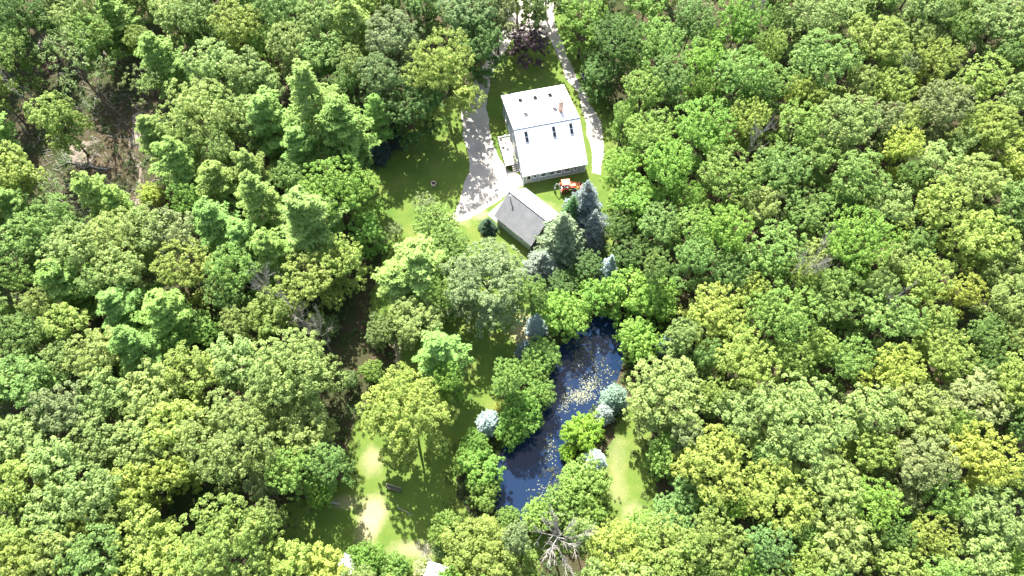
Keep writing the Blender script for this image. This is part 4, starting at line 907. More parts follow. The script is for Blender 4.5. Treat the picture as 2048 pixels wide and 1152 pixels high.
 ('O', 27.65, 35.25, 13.5, 2.11, 'std', 'small mid-green oak sixty-nine percent across and sixty-two percent down the photo'),
 ('M', 59.62, 25.32, 13.4, 2.26, 'light', 'small light green maple ninety-three percent across and seventy-four percent down the photo'),
 ('O', -106.18, 110.27, 14.2, 2.47, 'pale', 'small pale oak at the left edge and zero percent down the photo'),
 ('O', -28.38, 88.96, 15.4, 2.72, 'pale', 'small pale oak thirty-four percent across and twelve percent down the photo'),
 ('O', -49.82, 13.09, 13.8, 2.0, 'pale', 'small pale oak twelve percent across and ninety percent down the photo'),
 ('O', 46.13, 51.43, 12.9, 2.52, 'pale', 'small pale oak seventy-nine percent across and forty-five percent down the photo'),
 ('P', -97.47, 118.8, 14.1, 3.29, 'soft', 'small soft green pine two percent across and zero percent down the photo'),
 ('O', -38.91, 39.7, 14.3, 2.25, 'pale', 'small pale oak twenty-four percent across and fifty-seven percent down the photo'),
 ('O', 67.15, 77.26, 14.3, 2.29, 'pale', 'small pale oak eighty-nine percent across and twenty-one percent down the photo'),
 ('O', 0.09, 2.3, 13.4, 1.72, 'std', 'small mid-green oak fifty percent across and hundred percent down the photo'),
 ('O', 50.9, 108.03, 14.1, 2.98, 'pale', 'small pale oak seventy-six percent across and zero percent down the photo'),
 ('M', 19.31, 79.61, 12.3, 2.56, 'light', 'small light green maple sixty-one percent across and twenty-one percent down the photo'),
 ('M', -7.8, 5.64, 13.0, 2.12, 'bright', 'small bright green maple forty-four percent across and hundred percent down the photo'),
 ('M', 67.72, 12.17, 11.7, 2.14, 'light', 'small light green maple hundred percent across and ninety-two percent down the photo'),
 ('O', -68.58, 42.55, 14.5, 2.25, 'pale', 'small pale oak four percent across and fifty-three percent down the photo'),
 ('O', -22.81, 107.0, 13.2, 2.55, 'std', 'small mid-green oak thirty-eight percent across and zero percent down the photo'),
 ('O', -82.49, 45.51, 13.4, 2.17, 'pale', 'small pale oak at the left edge and fifty-one percent down the photo'),
 ('M', 12.49, 115.2, 14.7, 3.02, 'std', 'small mid-green maple fifty-six percent across and zero percent down the photo'),
 ('O', 71.93, 37.39, 14.3, 2.44, 'pale', 'small pale oak ninety-nine percent across and fifty-nine percent down the photo'),
 ('O', -68.27, 97.17, 12.6, 2.4, 'olive', 'small olive oak fourteen percent across and seven percent down the photo'),
 ('M', 28.43, 14.83, 11.9, 1.87, 'bright', 'small bright green maple seventy-one percent across and eighty-eight percent down the photo'),
 ('O', 52.17, 81.17, 14.0, 2.37, 'yel', 'small yellow-green oak eighty percent across and eighteen percent down the photo'),
 ('M', -10.44, 44.89, 13.5, 2.49, 'light', 'small light green maple forty-three percent across and fifty-two percent down the photo'),
 ('O', -87.26, 108.41, 13.3, 2.97, 'pale', 'small pale oak five percent across and zero percent down the photo'),
 ('O', 90.42, 69.49, 15.0, 2.31, 'std', 'small mid-green oak hundred percent across and twenty-seven percent down the photo'),
 ('M', 92.46, 76.62, 13.4, 2.47, 'light', 'small light green maple hundred percent across and twenty-three percent down the photo'),
 ('O', 27.18, 29.16, 14.4, 1.99, 'yel', 'small yellow-green oak sixty-nine percent across and sixty-nine percent down the photo'),
 ('M', 23.49, 6.39, 12.4, 1.77, 'light', 'small light green maple sixty-eight percent across and hundred percent down the photo'),
 ('M', 16.92, 108.67, 14.6, 2.58, 'light', 'small light green maple fifty-nine percent across and zero percent down the photo'),
 ('M', 64.26, 66.19, 13.4, 2.37, 'std', 'small mid-green maple eighty-nine percent across and thirty-one percent down the photo'),
 ('O', 0.64, 11.01, 13.0, 1.86, 'grey', 'small grey-green oak fifty percent across and ninety-three percent down the photo'),
 ('O', -70.45, 25.38, 14.0, 2.05, 'std', 'small mid-green oak at the left edge and seventy-four percent down the photo'),
 ('O', 62.33, 53.54, 13.1, 2.25, 'std', 'small mid-green oak eighty-nine percent across and forty-three percent down the photo'),
 ('O', -31.23, 13.55, 13.6, 1.81, 'pale', 'small pale oak twenty-six percent across and ninety percent down the photo'),
 ('M', 49.16, 101.04, 13.8, 2.86, 'std', 'small mid-green maple seventy-six percent across and four percent down the photo'),
 ('M', -8.71, 31.91, 12.9, 2.19, 'bright', 'small bright green maple forty-four percent across and sixty-six percent down the photo'),
 ('O', -56.51, 5.93, 12.6, 1.9, 'pale', 'small pale oak five percent across and hundred percent down the photo'),
 ('O', 61.25, 40.18, 13.9, 2.26, 'olive', 'small olive oak ninety-one percent across and fifty-six percent down the photo'),
 ('O', 70.04, 90.77, 12.7, 2.5, 'grey', 'small grey-green oak eighty-eight percent across and twelve percent down the photo'),
 ('M', 37.05, 11.37, 12.7, 1.99, 'light', 'small light green maple seventy-eight percent across and ninety-three percent down the photo'),
 ('O', -35.77, 66.08, 13.1, 2.49, 'std', 'small mid-green oak twenty-nine percent across and thirty-one percent down the photo'),
 ('M', 98.79, 86.88, 12.5, 2.64, 'yel', 'small yellow-green maple hundred percent across and fifteen percent down the photo'),
 ('O', 106.13, 110.16, 14.6, 2.9, 'pale', 'small pale oak hundred percent across and zero percent down the photo'),
 ('P', -89.92, 71.44, 12.9, 3.35, 'std', 'mid-green pine at the left edge and twenty-seven percent down the photo'),
 ('M', 70.94, 10.6, 11.8, 1.82, 'bright', 'small bright green maple hundred percent across and ninety-four percent down the photo'),
 ('M', 10.81, 110.01, 13.8, 2.63, 'std', 'small mid-green maple just beyond another fifty-six percent across and zero percent down the photo'),
 ('M', -65.53, 109.34, 13.6, 2.62, 'light', 'small light green maple seventeen percent across and zero percent down the photo'),
 ('O', 43.28, 36.4, 14.0, 2.15, 'yel', 'small yellow-green oak eighty percent across and sixty percent down the photo'),
 ('O', 24.31, 37.95, 14.2, 2.35, 'pale', 'small pale oak sixty-seven percent across and fifty-nine percent down the photo'),
 ('O', 58.49, 50.91, 12.7, 2.45, 'pale', 'small pale oak eighty-seven percent across and forty-five percent down the photo'),
 ('M', -3.2, 120.91, 13.3, 2.54, 'light', 'small light green maple forty-eight percent across and zero percent down the photo'),
 ('M', 28.19, 62.95, 12.4, 2.67, 'bright', 'small bright green maple sixty-seven percent across and thirty-five percent down the photo'),
 ('O', 74.2, 97.23, 13.3, 2.72, 'pale', 'small pale oak ninety percent across and seven percent down the photo'),
 ('O', -61.15, 46.07, 14.5, 2.25, 'pale', 'small pale oak ten percent across and fifty percent down the photo'),
 ('P', -22.85, 79.39, 14.1, 2.92, 'std', 'small mid-green pine thirty-seven percent across and twenty percent down the photo'),
 ('O', 76.03, 37.26, 14.0, 2.13, 'olive', 'small olive oak hundred percent across and fifty-nine percent down the photo'),
 ('O', 49.03, 83.12, 14.7, 2.36, 'yel', 'small yellow-green oak seventy-eight percent across and sixteen percent down the photo'),
 ('O', -32.16, 109.99, 13.3, 2.7, 'yel', 'small yellow-green oak thirty-four percent across and zero percent down the photo'),
 ('O', 88.15, 91.24, 14.8, 2.79, 'std', 'small mid-green oak ninety-eight percent across and ten percent down the photo'),
 ('M', 43.37, 47.26, 14.5, 2.4, 'yel', 'small yellow-green maple seventy-eight percent across and forty-nine percent down the photo'),
 ('O', 73.72, 72.37, 14.1, 2.42, 'pale', 'small pale oak ninety-three percent across and twenty-five percent down the photo'),
 ('O', -32.91, 17.22, 12.2, 1.85, 'grey', 'small grey-green oak twenty-five percent across and eighty-five percent down the photo'),
 ('O', -42.88, 3.31, 12.7, 2.0, 'yel', 'small yellow-green oak fifteen percent across and hundred percent down the photo'),
 ('M', 33.36, 20.91, 13.2, 1.93, 'blue', 'small bluish maple seventy-four percent across and eighty percent down the photo'),
 ('O', 23.53, 23.8, 13.1, 2.24, 'grey', 'small grey-green oak sixty-seven percent across and seventy-six percent down the photo'),
 ('M', 44.18, 2.82, 11.9, 1.79, 'light', 'small light green maple eighty-five percent across and hundred percent down the photo'),
 ('M', -45.76, 96.47, 13.4, 2.71, 'light', 'small light green maple twenty-six percent across and eight percent down the photo'),
 ('O', -53.55, 12.61, 13.3, 1.81, 'yel', 'small yellow-green oak nine percent across and ninety-one percent down the photo'),
 ('O', 82.5, 111.5, 15.2, 2.54, 'yel', 'small yellow-green oak ninety-two percent across and zero percent down the photo'),
 ('O', 36.01, 46.14, 12.3, 2.15, 'yel', 'small yellow-green oak seventy-three percent across and fifty percent down the photo'),
 ('O', 84.92, 104.71, 14.8, 2.67, 'std', 'small mid-green oak ninety-four percent across and one percent down the photo'),
 ('P', -98.55, 105.01, 14.5, 2.94, 'std', 'small mid-green pine at the left edge and one percent down the photo'),
 ('O', 94.62, 79.83, 15.0, 2.23, 'olive', 'small olive oak hundred percent across and nineteen percent down the photo'),
 ('M', 66.84, 33.53, 13.3, 2.22, 'std', 'small mid-green maple ninety-six percent across and sixty-four percent down the photo'),
 ('M', 33.71, 86.08, 12.2, 2.39, 'light', 'small light green maple sixty-nine percent across and sixteen percent down the photo'),
 ('O', 3.07, 44.73, 14.3, 2.19, 'std', 'small mid-green oak fifty-two percent across and fifty-one percent down the photo'),
 ('M', 62.03, 6.98, 13.2, 1.78, 'bright', 'small bright green maple ninety-nine percent across and ninety-nine percent down the photo'),
 ('M', 47.86, 10.89, 13.6, 2.1, 'std', 'small mid-green maple eighty-seven percent across and ninety-four percent down the photo'),
 ('O', -82.56, 60.45, 14.7, 2.41, 'pale', 'small pale oak at the left edge and thirty-five percent down the photo'),
 ('O', -47.6, 70.46, 14.9, 2.52, 'pale', 'small pale oak twenty-two percent across and twenty-seven percent down the photo'),
 ('O', 53.86, 45.64, 15.0, 2.25, 'pale', 'small pale oak eighty-six percent across and fifty percent down the photo'),
 ('O', 8.44, 11.71, 13.8, 1.79, 'pale', 'small pale oak fifty-seven percent across and ninety-two percent down the photo'),
 ('O', 77.09, 30.01, 13.1, 2.16, 'pale', 'small pale oak hundred percent across and sixty-eight percent down the photo'),
]

cnt = {}
for (k, x, y, H, R, tint, lab) in TREES:
    i = cnt.get(k, 0); cnt[k] = i+1; ps = PROTO[k]
    if k == 'S': p = ps[(2+i % 2) if H < 5.5 and tint in ('silver', 'silvergreen', 'gold') else i % 2]
    else:
        if k == 'O' and R < 4.1: ps = PROTO['Os']
        if k == 'O' and R > 6.3: ps = PROTO['Ol']
        if k == 'M' and R > 5.5: ps = PROTO['Ml']
        if tint == 'dull' and k == 'M': ps = PROTO['Z']
        p = ps[rnd.randrange(len(ps))]
    t = empty(NAME[k], (x, y, -0.05), rnd.uniform(0, 6.283), lab, {'B': 'bush', 'Q': 'shrub'}.get(k, 'tree'), GROUP[k])
    sx = R/p['R']; t.scale = (sx*rnd.uniform(0.96, 1.04), sx*rnd.uniform(0.96, 1.04), H/p['H'])
    c = (PTINT if k == 'P' else STINT if k == 'S' else TINT).get(tint) or TINT[tint]
    j = rnd.uniform(-0.06, 0.06); g = 1.42; col = (c[0]*(1+j)*g, c[1]*g, c[2]*(1-j)*g, 1)
    for nm, me in p['parts']:
        o = link(nm, me, t); o.color = col

# ---------------------------------------------------------------- buildings
def gable(name, loc, rz, label, W, D, he, hr, s, hb, ov, ovs, wall_f, wall_s, roof_m, roof_t=0.14, cat='house', dark_found=True):
    """gabled building: front wall on v = 0, ridge at v = s*D; returns the empty and the two roof planes"""
    t = empty(name, loc, rz, label, cat)
    yr = D*s; k1 = (hr-he)/(yr+ov); k2 = (hr-hb)/(D-yr+ov)
    zf = he+k1*ov-0.10; zb = hb+k2*ov-0.10; zr = hr-0.12
    w = MB(); w.add([(0,0,0),(W,0,0),(W,0,zf),(0,0,zf)], [(0,1,2,3)]); w.build('wall', wall_f, t)
    w = MB(); w.add([(0,D,0),(W,D,0),(W,D,zb),(0,D,zb)], [(3,2,1,0)]); w.build('wall', wall_f, t)
    for x, fl in ((0, 1), (W, 0)):
        w = MB(); f = [(x,0,0),(x,0,zf),(x,yr,zr),(x,D,zb),(x,D,0)]; w.add(f, [(0,1,2,3,4) if fl else (4,3,2,1,0)]); w.build('gable_wall', wall_s, t)
    rf = MB().slab([(-ovs,-ov,he),(W+ovs,-ov,he),(W+ovs,yr,hr),(-ovs,yr,hr)], roof_t).build('roof', roof_m[0], t)
    rb = MB().slab([(W+ovs,D+ov,hb),(-ovs,D+ov,hb),(-ovs,yr,hr),(W+ovs,yr,hr)], roof_t).build('roof', roof_m[1], t)
    cp = MB(); c = 0.09
    cp.tube([(-ovs-0.02, yr, hr+0.0), (W+ovs+0.02, yr, hr+0.0)], 0.075, 6).build('ridge_cap', roof_m[2], t)
    fn = lambda v: he+k1*(v+ov) if v <= yr else hr-k2*(v-yr)
    # barge boards and fascia
    for x in (-ovs-0.025, W+ovs):
        MB().hexa([(x,-ov,he-0.24),(x+0.025,-ov,he-0.24),(x+0.025,yr,hr-0.24),(x,yr,hr-0.24),(x,-ov,he-0.01),(x+0.025,-ov,he-0.01),(x+0.025,yr,hr-0.01),(x,yr,hr-0.01)]).build('barge_board', WHITE, t)
        MB().hexa([(x,yr,hr-0.24),(x+0.025,yr,hr-0.24),(x+0.025,D+ov,hb-0.24),(x,D+ov,hb-0.24),(x,yr,hr-0.01),(x+0.025,yr,hr-0.01),(x+0.025,D+ov,hb-0.01),(x,D+ov,hb-0.01)]).build('barge_board', WHITE, t)
    return t, rf, rb, fn, (k1, k2, yr)

def window(parent, axis, a, b, z0, z1, out, bars=1, frame=WHITE, name='window'):
    """window on a wall: axis 'x' runs along x on the plane y = out (facing -y); axis 'y' along y on x = out (facing -x)"""
    fw = 0.09; m = MB()
    def put(mb, a0, a1, za, zb, d0, d1):
        if axis == 'x': mb.box(a0, a1, out-d1, out-d0, za, zb)
        else: mb.box(out-d1, out-d0, a0, a1, za, zb)
    put(m, a, b, z0, z0+fw, -0.02, 0.06); put(m, a, b, z1-fw, z1, -0.02, 0.06); put(m, a, a+fw, z0+fw, z1-fw, -0.02, 0.058); put(m, b-fw, b, z0+fw, z1-fw, -0.02, 0.058)
    w = m.build(name, frame, parent)
    n = bars+1; step = (z1-z0-2*fw)/n
    for i in range(n):
        g = MB(); put(g, a+fw, b-fw, z0+fw+i*step+(0.02 if i else 0), z0+fw+(i+1)*step-(0.02 if i < n-1 else 0), -0.01, 0.02); g.build('pane', GLASS, w)
    for i in range(1, n):
        g = MB(); put(g, a+fw, b-fw, z0+fw+i*step-0.02, z0+fw+i*step+0.02, -0.01, 0.045); g.build('glazing_bar', frame, w)
    s = MB(); put(s, a-0.05, b+0.05, z0-0.05, z0-0.003, -0.02, 0.10); s.build('sill', frame, w)
    return w

HW, HD = 11.35, 16.4
house, hrf, hrb, hz, (k1, k2, yr) = gable('house', (2.01, 71.8, 0), 0.23, 'grey house with a large white metal roof, skylights and brick chimney', HW, HD, 2.72, 7.2, 0.39, 4.88, 0.21, 0.23, SIDING, SIDING_Y, (ROOFW, ROOFW, DARKF))
MB().box(-0.02, HW+0.02, -0.02, HD+0.02, -0.3, 0.28).build('foundation', CONC, house)
# standing seams
seam_f = None
for i in range(1, 29):
    x = -0.23+i*0.4
    if x > HW+0.2: break
    if seam_f is None:
        m = MB().hexa([(-0.012,-0.20,2.725),(0.012,-0.20,2.725),(0.012,yr-0.1,hz(yr-0.1)),(-0.012,yr-0.1,hz(yr-0.1)),(-0.012,-0.20,2.762),(0.012,-0.20,2.762),(0.012,yr-0.1,hz(yr-0.1)+0.036),(-0.012,yr-0.1,hz(yr-0.1)+0.036)])
        o = m.build('seam', ROOFW, hrf); seam_f = o.data
        m = MB().hexa([(-0.012,yr+0.1,hz(yr+0.1)),(0.012,yr+0.1,hz(yr+0.1)),(0.012,HD+0.2,hz(HD+0.2)),(-0.012,HD+0.2,hz(HD+0.2)),(-0.012,yr+0.1,hz(yr+0.1)+0.036),(0.012,yr+0.1,hz(yr+0.1)+0.036),(0.012,HD+0.2,hz(HD+0.2)+0.036),(-0.012,HD+0.2,hz(HD+0.2)+0.036)])
        o2 = m.build('seam', ROOFW, hrb); seam_b = o2.data; o.location.x = x; o2.location.x = x
    else:
        o = link('seam', seam_f, hrf); o.location.x = x; o = link('seam', seam_b, hrb); o.location.x = x
def skylight(u, v, w, l, shaft=0.12, two=False):
    def q(a, b, h): return (u+a, v+b, hz(v+b)+h)
    e = MB()
    for (a0, a1, b0, b1) in ((-w/2-0.07, -w/2, -l/2-0.07, l/2+0.07), (w/2, w/2+0.07, -l/2-0.07, l/2+0.07), (-w/2, w/2, -l/2-0.07, -l/2), (-w/2, w/2, l/2, l/2+0.07)):
        e.hexa([q(a0,b0,-0.03),q(a1,b0,-0.03),q(a1,b1,-0.03),q(a0,b1,-0.03),q(a0,b0,shaft),q(a1,b0,shaft),q(a1,b1,shaft),q(a0,b1,shaft)])
    s = e.build('skylight', DARKF if not two else GREYM, house)
    n = 2 if two else 1
    for i in range(n):
        b0 = -l/2+i*l/n+(0.03 if i else 0); b1 = -l/2+(i+1)*l/n-(0.03 if i < n-1 else 0)
        MB().hexa([q(-w/2,b0,-0.02),q(w/2,b0,-0.02),q(w/2,b1,-0.02),q(-w/2,b1,-0.02),q(-w/2,b0,shaft-0.04),q(w/2,b0,shaft-0.04),q(w/2,b1,shaft-0.04),q(-w/2,b1,shaft-0.04)]).build('pane', GLASS, s)
    if two:
        MB().hexa([q(-w/2,-0.03,0),q(w/2,-0.03,0),q(w/2,0.03,0),q(-w/2,0.03,0),q(-w/2,-0.03,shaft),q(w/2,-0.03,shaft),q(w/2,0.03,shaft),q(-w/2,0.03,shaft)]).build('bar', GREYM, s)
for u in (2.79, 5.55, 8.33): skylight(u, 14.1, 0.6, 0.95)
for u in (2.78, 8.09): skylight(u, 9.87, 0.6, 0.95)
for u in (1.72, 6.66, 9.76): skylight(u, 5.05, 0.5, 1.5, 0.10, True)
ch = MB().box(8.55, 9.25, 8.85, 9.75, 6.0, 9.2).build('chimney', BRICK, house)
MB().box(8.48, 9.32, 8.78, 9.82, 9.2, 9.32).build('cap', CONC, ch); MB().box(8.72, 9.08, 9.05, 9.55, 9.322, 9.48).build('flue', BRICK, ch)
# front wall: door, windows, downpipe
d = MB().box(0.45, 1.45, -0.05, 0.02, 0.12, 2.2).build('door', WHITE, house)
MB().box(0.55, 1.35, -0.075, -0.052, 0.2, 2.1).build('leaf', plain('door_grey', (0.42, 0.40, 0.37), 0.6), d); MB().box(0.7, 1.2, -0.095, -0.077, 1.2, 1.95).build('pane', GLASS, d)
MB().box(1.27, 1.31, -0.13, -0.078, 1.05, 1.13).build('handle', GREYM, d)
window(house, 'x', 1.85, 2.4, 1.2, 2.05, 0.0, 0)
for c in (3.65, 5.15, 6.45, 8.0): window(house, 'x', c-0.55, c+0.55, 1.15, 2.1, 0.0, 1)
window(house, 'x', 9.25, 9.8, 1.1, 2.15, 0.0, 1)
MB().tube([(2.82,-0.28,2.6),(2.82,-0.08,2.3),(2.82,-0.08,0.1),(2.82,-0.3,0.04)], 0.05, 6).build('downpipe', WHITE, house)
MB().box(-0.23, HW+0.23, -0.32, -0.22, 2.54, 2.66).build('gutter', WHITE, house)
for (a, z0, l, h) in ((2.2, 1.0, 0.9, 1.2), (5.2, 3.9, 1.0, 1.3), (8.2, 3.9, 1.0, 1.3), (11.2, 1.2, 0.9, 1.2), (13.6, 1.2, 0.9, 1.2)): window(house, 'y', a-l/2, a+l/2, z0, z0+h, 0.0, 1)
gd = MB().box(-0.06, 0.02, 6.2, 7.9, 1.12, 3.2).build('door', WHITE, house)
for y0, y1 in ((6.3, 7.03), (7.08, 7.8)): MB().box(-0.085, -0.062, y0, y1, 1.25, 3.1).build('pane', GLASS, gd)
for x in (0.0, HW): MB().box(x-0.06, x+0.06, -0.06, 0.06, 0.3, 2.6).build('corner_board', WHITE, house)

# deck on the west side
DL = Matrix.Translation((2.01, 71.8, 0)) @ Matrix.Rotation(0.23, 4, 'Z')
def on_house(u, v, z): return tuple(DL @ Vector((u, v, z)))
deck = empty('deck', (2.01, 71.8, 0), 0.23, 'pale wooden deck with white railings along the west side of the house', 'deck')
y = 3.8; k = 0; pl = None
while y < 9.75:
    if pl is None: b = MB().box(-2.4, -0.08, 0.0, 0.135, 1.0, 1.04).build('plank', WOODP, deck); pl = b.data
    else: b = link('plank', pl, deck)
    b.location.y = y; y += 0.145
for x, yy in ((-2.36, 3.85), (-2.36, 6.8), (-2.36, 9.7), (-0.2, 3.85), (-0.2, 9.7)): MB().box(x-0.06, x+0.06, yy-0.06, yy+0.06, 0.0, 2.02).build('post', WHITE, deck)
for z in (1.22, 1.95): MB().box(-2.395, -2.325, 3.92, 6.73, z, z+0.06).build('rail', WHITE, deck); MB().box(-2.395, -2.325, 6.87, 9.63, z, z+0.06).build('rail', WHITE, deck); MB().box(-2.29, -0.27, 9.665, 9.735, z, z+0.06).build('rail', WHITE, deck); MB().box(-2.29, -1.25, 3.815, 3.885, z, z+0.06).build('rail', WHITE, deck)
bal = MB().box(-0.018, 0.018, -0.018, 0.018, 1.282, 1.948).build('baluster', WHITE, deck); bal.location = (-2.36, 4.05, 0)
spots = [(-2.36, 4.05+0.15*i) for i in range(1, 37) if abs(4.05+0.15*i-6.8) > 0.09]+[(-2.15+0.15*i, 9.7) for i in range(13)]+[(-2.15+0.15*i, 3.85) for i in range(6)]
for x, yy in spots: b = link('baluster', bal.data, deck); b.location = (x, yy, 0)
MB().box(-2.36, -0.12, 3.86, 3.9, 0.78, 0.99).build('joist', WOODP, deck); MB().box(-2.38, -2.33, 3.95, 9.6, 0.78, 0.99).build('joist', WOODP, deck)
for i in range(4): MB().box(-1.15, -0.1, 3.78-0.28*(i+1), 3.78-0.28*i-0.01, 0.76-0.22*i, 0.80-0.22*i).build('stair_tread', WOODP, deck)
for x in (-1.19, -0.1): MB().hexa([(x,2.66,0.0),(x+0.04,2.66,0.0),(x+0.04,3.78,0.72),(x,3.78,0.72),(x,2.66,0.18),(x+0.04,2.66,0.18),(x+0.04,3.78,0.95),(x,3.78,0.95)]).build('stringer', WOODP, deck)
lamp = empty('lamp_post', on_house(-1.2, 8.9, 1.04), 0.23, 'slim lamp post with a white globe on the deck', 'lamp')
MB().lathe([(0.12,0),(0.12,0.04),(0.035,0.08),(0.03,1.6)], n=10).build('post', GREYM, lamp); MB().lathe([(0.05,1.58),(0.16,1.64),(0.22,1.75),(0.24,1.86),(0.22,1.98),(0.14,2.08),(0.02,2.11)], n=14).build('globe', WHITE, lamp, True)
def chair(loc, rz, label):
    c = empty('deck_chair', loc, rz, label, 'chair', 'chairs on the deck')
    MB().box(-0.26,0.26,-0.26,0.24,0.40,0.44).build('seat', WOODP, c); MB().hexa([(-0.26,0.20,0.44),(0.26,0.20,0.44),(0.26,0.25,0.44),(-0.26,0.25,0.44),(-0.26,0.38,0.95),(0.26,0.38,0.95),(0.26,0.42,0.95),(-0.26,0.42,0.95)]).build('backrest', WOODP, c)
    for x in (-0.24, 0.24):
        for yy in (-0.24, 0.2): MB().box(x-0.02,x+0.02,yy-0.02,yy+0.02,0,0.40).build('leg', WOODP, c)
        MB().box(x-0.04,x+0.04,-0.26,0.26,0.62,0.65).build('armrest', WOODP, c)
chair(on_house(-1.95, 9.05, 1.042), 0.5, 'wooden chair in the far corner of the deck'); chair(on_house(-1.9, 8.2, 1.042), 1.4, 'wooden chair beside the lamp post on the deck')
for i, (u, v, hgt, lab) in enumerate(((-0.45, 5.6, 0.5, 'leafy pot plant on the deck against the house wall'), (-0.4, 4.9, 0.42, 'pot plant on the deck, second from the stairs'), (-0.55, 4.3, 0.46, 'pot plant at the head of the deck stairs'))):
    p = empty('pot_plant', on_house(u, v, 1.042), 0, lab, 'plant', 'pot plants on the deck')
    MB().lathe([(0.14,0),(0.2,0.28),(0.21,0.3),(0.17,0.27)], n=12).build('pot', WHITE if i else GREYM, p)
    c = rng.normal(0, 0.16, (90, 3))+np.array([0, 0, 0.3+hgt*0.5]); o = link('foliage', leaf_mesh('foliage', c, rng.normal(0, 0.5, (90, 3))+UP, rng.normal(size=(90, 3)), 0.16, 0.08, LEAF), p); o.color = (0.2, 0.26, 0.14, 1)

# garage
GW, GD = 7.72, 7.23
gar, grf, grb, gz, _ = gable('garage', (-2.555, 63.36, 0), -0.757, 'small grey gabled garage below the house, roof half grey and half sunlit white', GW, GD, 2.46, 5.7, 0.466, 2.46, 0.36, 0.42, GSIDING, GSIDING, (SHINGLE, ROOFW, DARKF), cat='garage')  # back slope: its sunlit brightness is put into the colour as white
MB().box(-0.02, GW+0.02, -0.02, GD+0.02, -0.3, 0.2).build('foundation', CONC, gar)
for c in (1.9, 5.6): window(gar, 'x', c-0.45, c+0.45, 1.25, 2.05, 0.0, 0)
gdoor = MB().box(-0.06, 0.02, 1.6, 5.4, 0.0, 2.3).build('garage_door', WHITE, gar)
for i in range(4): MB().box(-0.085, -0.062, 1.7, 5.3, 0.06+0.56*i, 0.58+0.56*i).build('panel', WHITE, gdoor)
v = MB().tube([(0.55, 2.75, gz(2.75)-0.05), (0.55, 2.75, gz(2.75)+0.9)], 0.09, 10).build('stove_pipe', GREYM, gar)
MB().lathe([(0.09,0),(0.2,0.02),(0.02,0.16)], (0.55, 2.75, gz(2.75)+0.98), 10).build('rain_cap', GREYM, v)
ap = empty('apron', (-2.555, 63.36, 0), -0.757); ap['kind'] = 'structure'
MB().box(-2.6, -0.05, 0.2, 3.9, -0.1, 0.06).build('slab', CONC, ap); MB().box(-2.6, -0.05, 3.93, 6.9, -0.1, 0.058).build('slab', CONC, ap)

# sheds at the lower edge
SHEDR = plain('leaf_strewn_roof', (0.40, 0.40, 0.42), 0.8, var=0.55, scale=2.2)
sh, *_r = gable('shed', (-24.6, 5.0, 0), -0.46, 'shed with a leaf-strewn grey roof at the bottom edge beside a bush', 2.6, 5.2, 2.3, 3.0, 0.5, 2.3, 0.2, 0.2, GSIDING, GSIDING, (SHEDR, SHEDR, GREYM), cat='shed')
MB().box(0.9, 1.8, -0.05, 0.02, 0.1, 1.95).build('door', WOODP, sh)
sh, *_r = gable('shed', (-12.0, 4.6, 0), -0.25, 'white-roofed shed at the bottom edge below the clearing', 3.2, 4.2, 2.1, 2.9, 0.5, 2.1, 0.2, 0.2, GSIDING, GSIDING, (ROOFW, ROOFW, ROOFW), cat='shed')
MB().box(1.1, 2.0, -0.05, 0.02, 0.1, 1.9).build('door', WOODP, sh)

# ---------------------------------------------------------------- tractor
tx, ty = 9.55, 70.45
tr = empty('tractor', (tx, ty, 0.012), 0.13, 'orange tractor with canopy, front loader and grey backhoe parked below the house', 'tractor')
def wheel(x, y, r, w, nm='wheel'):
    wl_ = MB().lathe([(r*0.55,-w/2),(r*0.93,-w/2),(r,-w*0.32),(r,w*0.32),(r*0.93,w/2),(r*0.55,w/2)], (x, y, r), 22, 'y').build(nm, BLACK, tr)
    MB().lathe([(0.06,-w*0.36),(r*0.55,-w*0.53),(r*0.6,-w*0.51),(r*0.6,w*0.51),(r*0.55,w*0.53),(0.06,w*0.36)], (x, y, r), 18, 'y').build('rim', ORANGE, wl_)
    tb = None
    for k in range(16):
        if tb is None: tb = MB().box(-0.03, 0.03, y-w*0.48, y+w*0.48, r-0.02, r+0.03).build('tread_lug', BLACK, wl_).data; o = wl_.children[-1]
        else: o = link('tread_lug', tb, wl_)
        o.location = (x, 0, r); o.rotation_euler = (0, k*math.pi/8, 0)
for s in (-1, 1): wheel(-0.35, s*0.72, 0.66, 0.38); wheel(1.35, s*0.62, 0.42, 0.26)
MB().box(-0.7, 1.5, -0.26, 0.26, 0.42, 0.82).build('chassis', DARKF, tr)
MB().cham(0.35, 1.72, -0.33, 0.33, 0.8, 1.32, 0.09).build('hood', ORANGE, tr); MB().box(1.722, 1.75, -0.25, 0.25, 0.6, 1.2).build('grille', DARKF, tr)
for s in (-1, 1): MB().lathe([(0.0,0),(0.075,0),(0.08,0.03),(0.0,0.035)], (1.73, s*0.2, 1.22), 10, 'x').build('headlight', WHITE, tr)
for s in (-1, 1):
    m = MB()
    y0, y1 = (0.5, 0.93) if s > 0 else (-0.93, -0.5); pts = [(-0.35+0.76*math.cos(a), 0.66+0.76*math.sin(a)) for a in np.linspace(0.25, 2.7, 9)]
    for (xa, za), (xb, zb) in zip(pts[:-1], pts[1:]): m.hexa([(xb,y0,zb),(xa,y0,za),(xa,y1,za),(xb,y1,zb),(xb,y0,zb+0.03),(xa,y0,za+0.03),(xa,y1,za+0.03),(xb,y1,zb+0.03)])
    m.build('fender', ORANGE, tr)
MB().cham(-0.55, -0.1, -0.24, 0.24, 0.85, 1.05, 0.04).build('seat', BLACK, tr); MB().cham(-0.62, -0.52, -0.24, 0.24, 1.05, 1.45, 0.03).build('backrest', BLACK, tr)
